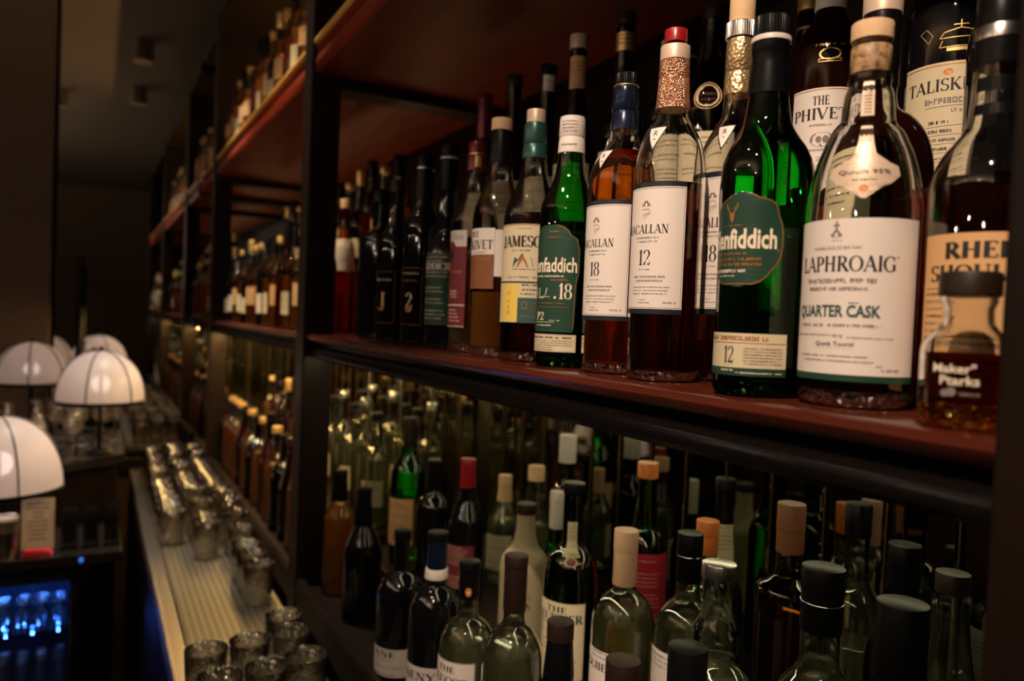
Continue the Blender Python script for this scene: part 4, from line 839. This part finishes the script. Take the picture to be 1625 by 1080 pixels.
# ================================================================ bottles of the lower shelf, near bay
Z0, Z1 = -.60, -.53
LOW = [  # label, X, Y, zb, H, r, style, glass, cap, foil, fill, liquid, neck radius
 ('black capped dark bottle in front of the green bottle with the cream label', .47, .710, Z0, 261, 36, 'std', 'g_dkgreen', ('brownblack', .92), ('black', .76), None, None, 14),
 ('broad black capped bottle in front of the silver stoppered bottle', .47, .503, Z0, 315, 37, 'std', 'g_clear_lo', ('black', .88, 3), None, .60, 'l_clear', 14.5),
 ('bottle whose dark cap just shows at the foot between two clear bottles', .47, .594, Z0, 265, 37, 'std', 'g_brown', ('brownblack', .90, 3), None, None, None, 14.5),
 ('clear bottle with a tapering brown black capsule, left of the cream labelled green bottle', .475, .825, Z0, 302, 39, 'round', 'g_clear_lo', ('brownblack', .955), ('brownblack', .765), .60, 'l_clear', 13.5),
 ('clear bottle with black capsule and an orange dot, left of the brown capped clear bottle', .461, .929, Z0, 265, 39, 'round', 'g_clear_lo', ('black', .95), ('black', .81), .60, 'l_clear', 13),
 ('black bottle with a navy capsule and a white band around it', .461, 1.041, Z0, 275, 40, 'round', 'g_black', ('black', .955), ('navy', .75), None, None, 14),
 ('dark bottle with a pale paper label left of the navy capsule', .461, 1.187, Z0, 240, 40, 'round', 'g_black', ('black', .93), None, None, None, 13),
 ('slim black capped dark bottle near the left end of the lower shelf', .47, 1.423, Z0, 260, 37, 'slope', 'g_black', ('black', .93), ('black', .72), None, None, 13),
 ('yellow gold bottle with black cap at the left end of the lower shelf', .47, 1.585, Z0, 262, 35, 'std', 'g_clear', ('black', .93), ('black', .76), .72, 'l_gold', 13),
 ('clear bottle with a peach pink capsule and pale pink label', .605, .770, Z1, 266, 40, 'round', 'g_clear_lo', ('peach', .90), ('peach', .735), .60, 'l_clear', 14),
 ('clear bottle with black screw capsule right of the peach capped bottle', .64, .690, Z1, 280, 40, 'round', 'g_clear_lo', ('black', .90), ('black', .79), .60, 'l_clear', 14),
 ('clear bulb necked bottle with a silvery stopper', .565, .565, Z1, 290, 41, 'bulb', 'g_clear_lo', ('silver', .95, 2.5), None, .60, 'l_clear', 15),
 ('wide clear bottle with black ridged cap right of the silver stoppered bottle', .58, .452, Z1, 319, 43, 'round', 'g_clear_lo', ('black', .93), ('black', .82), .60, 'l_clear', 17),
 ('green bottle with a big smooth black cap near the right post', .578, .374, Z1, 314, 29, 'slope', 'g_green', ('black', .80, 4.5), None, None, None, 13.5),
 ('flared clear glass bottle with a dark brown stopper near the right post', .70, .406, Z1, 313, 33, 'flute', 'g_clear_lo', ('brownblack', .94, -1.5), None, .60, 'l_clear', 13.5),
 ('clear bottle with black ringed cap behind the smooth black cap', .755, .490, Z1, 310, 34, 'std', 'g_clear', ('black', .90), ('black', .84), None, None, 15),
 ('green whisky bottle with cream label and a long strip label on the neck', .60, .886, Z1, 303, 39, 'round', 'g_dkgreen', ('black', .95), None, None, None, 14),
 ('green bottle with a pale grey capsule behind the cream labelled green bottle', .70, 1.082, Z1, 240, 34, 'long', 'g_green', ('greywhite', .93), ('greywhite', .74), None, None, 12.5),
 ('clear bottle with gold capsule behind the brown capped clear bottle', .735, 1.335, Z1, 215, 35, 'slope', 'g_clear_lo', ('cork', .90), ('cork', .76), .60, 'l_clear', 12.5),
 ('tall clear bottle with gold cap behind the frosted tan bottle', .705, 1.165, Z1, 268, 31, 'flute', 'g_clear_lo', ('cork', .90), None, .60, 'l_clear', 12),
 ('frosted tan bottle with red and brown markings', .61, 1.034, Z1, 238, 39, 'std', 'frost', ('brownblack', .93), None, None, None, 15),
 ('black bottle with a shiny red capsule in the second row', .62, 1.272, Z1, 266, 35, 'slope', 'g_black', ('red', .94), ('red', .80), None, None, 13),
 ('tall green bottle with a brown capsule, left in the second row', .60, 1.527, Z1, 310, 37, 'std', 'g_green', ('brownblack', .95), ('brownblack', .80), None, None, 13),
 ('black necked bottle between the tall green bottle and the red capsule', .60, 1.385, Z1, 245, 35, 'std', 'g_black', ('black', .94), ('black', .8), None, None, 13),
 ('dim bottle with pale worn cap at the back, behind the pale grey capsule', .775, 1.172, Z1, 320, 34, 'std', 'g_black', ('greywhite', .84), None, None, None, 12),
 ('green bottle with orange cap and bright red label', .72, .872, Z1, 328, 33, 'std', 'g_green', ('orange', .93), None, None, None, 14),
 ('clear bottle with orange red foil behind the silver stoppered bottle', .712, .736, Z1, 277, 32, 'round', 'g_clear_lo', ('orange', .93), ('orange', .84), .60, 'l_clear', 13),
 ('bottle with dark cap and white neck strip in front of the mirror strips', .795, .790, Z1, 316, 30, 'long', 'g_black', ('black', .93), None, None, None, 13),
 ('brownish clear bottle with a copper brown cap in front of the mirror strips', .735, .622, Z1, 324, 38, 'square', 'g_clear', ('brownlab', .90), ('brownlab', .82), .6, 'l_dark', 15),
 ('dim clear bottle with black cap in front of the mirror strips near the right', .795, .575, Z1, 330, 31, 'round', 'g_clear', ('black', .88), None, .5, 'l_clear', 13)]
LO = {}
for i, (lab, X, Y, zb, H, r, st, g, cp, fo, fi, lq, nr) in enumerate(LOW):
    LO[i] = gb(lab, X, Y, zb, H, r, st, g, cp, fo, fill=fi, liq=lq or 'l_clear', nr=nr)
def deco(i, *a, **k): simple_label(LO[i][0], LO[i][1], 0, 0, *a, **k)

deco(4, 30, 138, 'white', 62, 20, [('THE', .86, 8, .35), ('NLUCCO', .70, 11, .8)], 4, border='ink')
deco(5, 6, 84, 'greywhite', 70, 30, [('AENY', .74, 12, .6), ('III', .5, 9, .3)], 5); deco(6, 6, 52, 'greywhite', 66, 30, [('ANE', .70, 10, .5)], 6)
t, c = LO[4]; L = Label([(200, 15), (260, 15)], 15, ang0=math.radians(62)); L.disc(0, 226, 4.2, 6, 'orange'); L.disc(0, 226, 2.4, 4, 'ink', .7); L.disc(0, 226, 1.4, 2.6, 'lite', .8); L.build('capsule_dot', t, 'orange dot on capsule')
t, c = LO[5]; ring(t, 'foil_band', MM([(206, 17.8), (207, 18.2), (220, 16.8), (221, 16.4)]), 'white', label='white band')
deco(9, 22, 118, 'white', 48, 12, [('GUIIEED', .74, 10, .85)], 9)
deco(10, 30, 142, 'greywhite', 56, 10, [('CAMIE', .2, 6, .6)], 11)
deco(12, 20, 120, 'greywhite', 50, 40, seed=15)
deco(16, 36, 143, 'cream', 62, 28, [('THE', .87, 8.5, .38), ('LEUISKER', .74, 12, .92)], 16, border='bronze')
t, c = LO[16]; simple_label(t, c, 0, 0, 196, 250, 'cream', 28, 55, [], 17, 'bronze', name='neck_label'); L = Label(c, 15, ang0=math.radians(55)); L.disc(0, 198, 4.6, 6, 'cream', .4); L.disc(0, 198, 3, 4, 'maroon', .6); L.build('neck_seal', t)
deco(17, 24, 90, 'cream', 60, 30, seed=18)
t, c = LO[20]; L = Label(c, 39, ang0=math.radians(42))
for s, tz, rr in ((-20, 112, 4), (-14, 92, 5.5), (-18, 84, 4), (12, 104, 3), (18, 88, 3.4), (8, 60, 4), (-8, 66, 5)): L.disc(s, tz, rr, rr*.8, 'maroon', .4, 9)
L.sans('20', 12, 24, 94, 9, 'brownlab'); L.sans('69', 12, 24, 78, 9, 'brownlab'); L.build('print', t)
deco(21, 30, 110, 'maroon', 60, 30, [], 19, 'lite'); deco(25, 60, 200, 'redlab', 78, 50, [], 20, 'lite'); deco(27, 196, 252, 'cream', 60, 60, seed=21, name='neck_label'); deco(28, 60, 180, 'cream', 40, 200, seed=22, name='back_label')
deco(18, 30, 100, 'cream', 50, 40, seed=23); deco(19, 30, 110, 'white', 50, 40, seed=24); deco(22, 40, 140, 'tan', 55, 35, seed=25); deco(26, 30, 110, 'yellow', 55, 40, seed=26); deco(15, 30, 120, 'white', 50, 200, seed=27, name='back_label')
for k in (12, 10): ring(LO[k][0], 'cap_ring', cyl(LOW[k][4]*.90/1000, (LOW[k][4]*.90+1.4)/1000, (LO[k][1][-1][1]+1.7)/1000), 'silver')

for k, z0, z1, m, half, tw in ((3, 20, 172, 'cream', 50, -38), (4, 30, 150, 'white', 46, -34), (9, 30, 158, 'yellow', 46, -38), (10, 30, 176, 'greywhite', 52, -25), (11, 20, 158, 'greywhite', 50, -20), (12, 40, 204, 'white', 46, -32), (15, 40, 190, 'white', 40, -20), (26, 30, 170, 'cream', 46, -30)):
    simple_label(LO[k][0], LO[k][1], 0, 0, z0, z1, m, half, math.degrees(math.atan2(LOW[k][2], LOW[k][1]))+180+tw, (), 200+k, name='back_label')

# ================================================================ far bay: rows of bottles copied from seven kinds
KIND = [('amber whisky bottle', 34, 275, 'std', 'g_clear', ('black', .93), ('black', .80), .52, 'l_gold', 'cream'),
        ('gold whisky bottle', 35, 262, 'round', 'g_clear', ('gold', .93), None, .50, 'l_gold', 'tan'),
        ('dark brown bottle', 34, 285, 'long', 'g_brown', ('gold', .94), ('gold', .84), None, None, 'cream'),
        ('golden squat bottle', 37, 225, 'square', 'g_clear', ('brownblack', .90), None, .55, 'l_gold', 'tan'),
        ('slim amber bottle', 32, 295, 'slope', 'g_amber', ('black', .94), ('black', .84), .5, 'l_gold', None),
        ('black glass bottle', 35, 270, 'std', 'g_black', ('black', .93), None, None, None, 'white'),
        ('orange amber bottle', 35, 268, 'flute', 'g_amber', ('brownblack', .93), None, .62, 'l_whisky', None),
        ('clear gold bottle', 36, 270, 'round', 'g_clear', ('gold', .93), None, .60, 'l_gold', None),
        ('broad dark brown bottle', 38, 262, 'round', 'g_brown', ('black', .93), None, None, None, None),
        ('clear spirit bottle', 35, 285, 'round', 'g_clear_lo', ('black', .93), None, .6, 'l_clear', 'greywhite'),
        ('tall clear spirit bottle', 33, 310, 'std', 'g_clear_lo', ('silver', .93), None, .62, 'l_clear', None)]
first = {}
ORD = 'first second third fourth fifth sixth seventh eighth ninth tenth eleventh twelfth thirteenth fourteenth fifteenth sixteenth'.split()
def far_row(X, y0, y1, n, zb, seq, where, group, seed):
    rg = random.Random(seed)
    for i in range(n):
        k = seq[i % len(seq)]; nm, r, H, st, g, cp, fo, fi, lq, lb = KIND[k]
        y = y0+(y1-y0)*i/(n-1); lab = f'{nm}, {ORD[i]} from the near end, {where}'
        if k not in first:
            t, c = gb(lab, X, y, zb, H, r, st, g, cp, fo, fill=fi, liq=lq or 'l_clear', nr=13, group=group, base='base' if g == 'g_clear' else None)
            if lb: simple_label(t, c, 0, 0, H*(.14, .24, .12, .3, .2)[k % 5], H*(.36, .46, .3, .5, .42)[k % 5], lb, 50, 55, [], k+40)
            first[k] = t
        else: dup(first[k], (X, y, zb+E0+.0005), lab, group, rg.uniform(-.5, .5))
far_row(.455, 1.80, 3.07, 14, .575, [1, 3, 0, 4, 1, 2, 1, 0, 4, 3, 1, 0], 'far top shelf', 'bottles on the far top shelf', 1)
far_row(.47, 1.80, 3.09, 15, -.05, [5, 2, 1, 0, 4, 1, 0, 5, 1, 1, 2, 0, 1], 'far middle shelf, front row', 'bottles on the far middle shelf front', 2)
far_row(.66, 1.82, 3.08, 13, .125, [0, 1, 4, 2, 1, 0, 3, 1, 4], 'far middle shelf, raised row', 'bottles on the far middle shelf step', 3)
far_row(.462, 1.80, 3.08, 14, -.60, [7, 7, 6, 8, 7, 4, 7, 8, 7, 6, 7], 'far lower shelf, front row', 'bottles on the far lower shelf front', 4)
far_row(.62, 1.80, 3.06, 14, -.53, [9, 10, 9, 10, 9, 7, 6, 8, 7, 4, 2, 6, 4, 7], 'far lower shelf, raised row', 'bottles on the far lower shelf step', 5)

far_row(.755, 1.77, 2.34, 7, -.53, [10, 9, 9, 10, 9], 'far lower shelf, rear row', 'clear bottles on the far lower shelf rear', 9)
far_row(.46, 3.29, 3.62, 4, -.05, [1, 7, 0, 7], 'short last bay, middle shelf', 'bottles on the last middle shelf', 6)
far_row(.46, 3.29, 3.62, 4, .575, [7, 1, 4, 1], 'short last bay, top shelf', 'bottles on the last top shelf', 7)
far_row(.47, 3.29, 3.62, 4, -.60, [7, 4, 7, 6], 'short last bay, lower shelf', 'bottles on the last lower shelf', 8)

# ================================================================ glasses
def tumbler(label, loc, group, h=.092, r=.036, name='tumbler'):
    t = thing(name, label, 'glass', (loc[0], loc[1], loc[2]+.0005), group)
    out = [(0, r*.80), (.002, r*.84), (h*.5, r*.93), (h-.001, r), (h, r-.0006)]; inn = [(h-.001, r-.0018), (h*.5, r*.93-.002), (.014, r*.80-.002), (.011, r*.6), (.0105, .001)]
    bm = lathe(out+inn, 32); obj('glass_body', bm, M['tumbler'], t, smooth=50)
    return t
M['tumbler'] = bumpy_glass('cut_tumbler_glass', (.97, .95, .90), 110, .6, .30)
NEAR = [((.188, 1.262), 'clear tumbler nearest the camera on the tray, at its outer edge'), ((.262, 1.268), 'clear tumbler in the front group of the tray, middle of the nearest row'),
        ((.332, 1.285), 'clear tumbler in the front group of the tray, closest to the shelves'), ((.181, 1.375), 'clear tumbler at the outer edge of the tray, second from the front'),
        ((.255, 1.384), 'clear tumbler in the middle of the tray, second from the front'), ((.330, 1.395), 'clear tumbler against the shelf side of the tray, second from the front'), ((.334, 1.475), 'clear tumbler standing alone at the rear of the front group')]
tb = None
for (x, y), lab in NEAR:
    if tb is None: tb = tumbler(lab, (x, y, TRAY), 'tumblers in the front group on the tray')
    else: dup(tb, (x, y, TRAY+.0005), lab, 'tumblers in the front group on the tray')
rg = random.Random(5); n = 0
for j in range(16):
    for i in range(3):
        x, y = .205+i*.0765+rg.uniform(-.002, .002), 2.12+j*.081+rg.uniform(-.002, .002)
        if (j < 3 and i == 0) or (j == 0 and i == 1): continue
        dup(tb, (x, y, TRAY+.0005), 'clear tumbler among the crowded rows at the far end of the steel tray', 'tumblers crowding the far end of the tray', rg.uniform(0, 3), (1, 1, rg.choice((1, 1, 1.25))))
for k in range(3): dup(tb, (.345, 1.80+k*.085, TRAY+.0005), ['clear tumbler alone on the tray by the shelves, nearer of three', 'middle one of three clear tumblers on the tray by the shelves', 'clear tumbler on the tray by the shelves, farthest of three'][k], 'lone tumblers by the shelves', k)
def stemglass(label, loc, group):
    t = thing('wine_glass', label, 'glass', loc, group)
    obj('foot', lathe([(0, .031), (.0015, .032), (.004, .010), (.006, .004)], 28), M['tumbler'], t)
    obj('stem', lathe([(.006, .0036), (.05, .0032), (.075, .004)], 12), M['tumbler'], t)
    obj('bowl', lathe([(.075, .004), (.082, .018), (.10, .030), (.125, .034), (.15, .032), (.165, .029), (.1645, .028), (.15, .0308), (.125, .0326), (.10, .0285), (.084, .015), (.080, .002)], 28, cap0=False), M['tumbler'], t)
    return t
sg = None; rg = random.Random(9)
for j, (x0, x1, y, n) in enumerate(((-.12, .03, 3.19, 3), (-.12, .03, 3.37, 3), (-.055, -.055, 2.93, 1), (.078, .078, 3.28, 1))):
    for i in range(n):
        x = x0+(x1-x0)*i/max(1, n-1)
        lab = 'clear stemmed glass in the rows between the lamps on the end counter'
        if j == 2: lab = 'clear stemmed glass at the front edge of the end counter'
        if j == 3: lab = 'clear stemmed glass set apart behind the rows on the end counter'
        if sg is None: sg = stemglass(lab, (x, y, CT), 'stemmed glasses on the end counter')
        else: dup(sg, (x, y, CT), lab, 'stemmed glasses on the end counter' if j < 2 else None, i)
for i, (x, y, lab) in enumerate(((-.165, 3.0, 'clear glass carafe under the small lamp at the far left'), (-.245, 2.96, 'clear glass carafe left of the end counter glasses at frame edge'))):
    t = thing('carafe', lab, 'carafe', (x, y, CT))
    obj('glass_body', lathe([(0, .036), (.003, .040), (.06, .042), (.10, .034), (.13, .020), (.17, .017), (.19, .023), (.188, .021), (.17, .0155), (.13, .0185), (.10, .032), (.06, .040), (.006, .037), (.005, .002)], 32), M['tumbler'], t)
# ---------------------------------------------------------------- domed lamps
M['shade'] = plain('opal_glass', (.78, .70, .66), .35)
nt_ = M['shade'].node_tree; p_ = nt_.nodes['Principled BSDF']
trl = nt_.nodes.new('ShaderNodeBsdfTranslucent'); trl.inputs[0].default_value = (.86, .78, .74, 1); mx_ = nt_.nodes.new('ShaderNodeMixShader'); mx_.inputs[0].default_value = .6
nt_.links.new(p_.outputs[0], mx_.inputs[1]); nt_.links.new(trl.outputs[0], mx_.inputs[2]); nt_.links.new(mx_.outputs[0], nt_.nodes['Material Output'].inputs[0])
rf_ = nt_.nodes.new('ShaderNodeBsdfRefraction'); rf_.inputs['Color'].default_value = (.9, .84, .80, 1); rf_.inputs['Roughness'].default_value = .62; rf_.inputs['IOR'].default_value = 1.02
my_ = nt_.nodes.new('ShaderNodeMixShader'); my_.inputs[0].default_value = .06
nt_.links.new(mx_.outputs[0], my_.inputs[1]); nt_.links.new(rf_.outputs[0], my_.inputs[2]); nt_.links.new(my_.outputs[0], nt_.nodes['Material Output'].inputs[0])
def lamp(label, loc, dia, hrim, turn, power):
    t = thing('table_lamp', label, 'lamp', loc, 'domed opal lamps on the counters'); R = dia/2; hh = R*1.24
    obj('base', lathe([(0, R*.30), (.006, R*.31), (.012, R*.26), (.016, .010)], 32), M['black'], t); obj('stem', lathe([(.014, .007), (hrim+hh*.80, .006)], 14), M['black'], t)
    prof = [(hrim+hh*math.sin(a), R*math.cos(a)**.9) for a in [PI/2*i/16 for i in range(16)]]+[(hrim+hh, .004)]
    obj('shade', lathe(prof, 48, cap0=False), M['shade'], t, smooth=60)
    obj('rim_ring', lathe([(hrim-.010, R*1.0), (hrim-.010, R*1.018), (hrim+.002, R*1.018), (hrim+.002, R*1.0), (hrim-.010, R*1.0)], 48, cap0=False, cap1=False), M['black'], t)
    for k in range(6):
        a = turn+PI*k/3; bm = bmesh.new(); tube(bm, [(r_*1.012*math.cos(a), r_*1.012*math.sin(a), z) for z, r_ in prof], .0026, 6); obj('rib', bm, M['black'], t)
    obj('finial', lathe([(hrim+hh, .012), (hrim+hh+.008, .010), (hrim+hh+.014, .003)], 16), M['black'], t)
    ld = bpy.data.lights.new('lamp_bulb', 'POINT'); ld.energy = power; ld.color = (1, .77, .745); ld.shadow_soft_size = R*.22
    o = bpy.data.objects.new('bulb_light', ld); link(o, t); o.location = (0, 0, hrim+hh*.32)
    return t
lamp('largest domed opal lamp on the low counter at the left edge', (-.234, 2.60, LT), .33, .182, .9, .52)
lamp('domed opal lamp on the end counter at the far left, before the brown pier', (-.203, 3.33, CT), .24, .224, .5, .20)
lamp('domed opal lamp at the front edge of the end counter, rightmost of the small ones', (.0225, 3.02, CT), .28, .188, 1.25, .29)
lamp('domed opal lamp half hidden behind the rightmost small lamp', (0, 3.545, CT), .272, .146, .2, .24)
t = thing('slim_post', 'slim black post rising from the end counter between the small lamps', 'post', (-.052, 3.27, CT))
obj('pole', lathe([(.006, .012), (.70, .012)], 20), M['black'], t); obj('base', lathe([(0, .030), (.005, .030), (.0065, .012)], 24), M['black'], t)
# ---------------------------------------------------------------- things on the low counter
t = thing('menu_card', 'white printed menu card standing under the largest lamp', 'menu card', (-.132, 2.565, LT), rz=-.08)
obj('card', boxm(-.041, .041, -.0015, .0015, 0, .148), M['white'], t, smooth=0)
bm = bmesh.new(); rg = random.Random(2)
for i in range(9):
    z = .132-i*.013; a = rg.uniform(.012, .030); box(bm, -a, a, -.0021, -.0016, z, z+.004)
obj('print', bm, M['grey_ink'], t, smooth=0)
t = thing('folded_card', 'small red folded card lying before the white menu card', 'card', (-.13, 2.512, LT), rz=-.1)
obj('card', extr([(-.038, 0), (.038, 0), (.030, .012), (-.030, .014)], -.018, .018), M['redlab'], t, smooth=0)
t = thing('beer_glass', 'short glass of dark beer with pale foam at the left edge', 'glass', (-.205, 2.492, LT))
obj('glass_body', lathe([(0, .026), (.003, .028), (.12, .033), (.1195, .0318), (.008, .0265), (.0075, .002)], 36), M['tumbler'], t)
obj('beer', lathe([(.0085, .024), (.009, .0262), (.078, .0296), (.0785, .028)], 36), M['l_dark'], t); obj('foam', lathe([(.079, .0296), (.112, .0310), (.115, .026)], 36), M['white'], t)
M['acryl'] = thin_glass('clear_acrylic', (.75, .74, .72), (.5, .5, .5), .05, 1.4)
hd = None
for x, y, lab in ((-.052, 2.54, 'dim clear menu holder beside the white menu card'), (.003, 2.54, 'dim clear menu holder, middle of the three on the low counter'), (.058, 2.54, 'dim clear menu holder at the right end of the low counter')):
    if hd: dup(hd, (x, y, LT), lab, 'clear menu holders'); continue
    hd = thing('menu_holder', lab, 'menu holder', (x, y, LT), 'clear menu holders')
    obj('panel', boxm(-.022, .022, -.002, .002, .004, .135), M['acryl'], hd, smooth=0); obj('foot', boxm(-.023, .023, -.012, .012, 0, .004), M['acryl'], hd, smooth=0); obj('insert', boxm(-.018, .018, .0025, .0035, .012, .12), plain('grey_insert', (.16, .14, .13), .6), hd, smooth=0)
# ---------------------------------------------------------------- small glasses in the blue fridge
sgl = None
for s, zz in enumerate((E0-.965, E0-1.135)):
    for j in range(2):
        for i in range(7):
            x, y = -.075-i*.047, 2.60+j*.06
            lab = f'small clear glass in the {"front" if j == 0 else "rear"} row on the fridge {"upper" if s == 0 else "lower"} shelf, {ORD[i]} from the right'
            if sgl is None: sgl = tumbler(lab, (x, y, zz), 'small glasses in the blue fridge', .075, .020, 'small_glass')
            else: dup(sgl, (x, y, zz+.0005), lab, 'small glasses in the blue fridge')
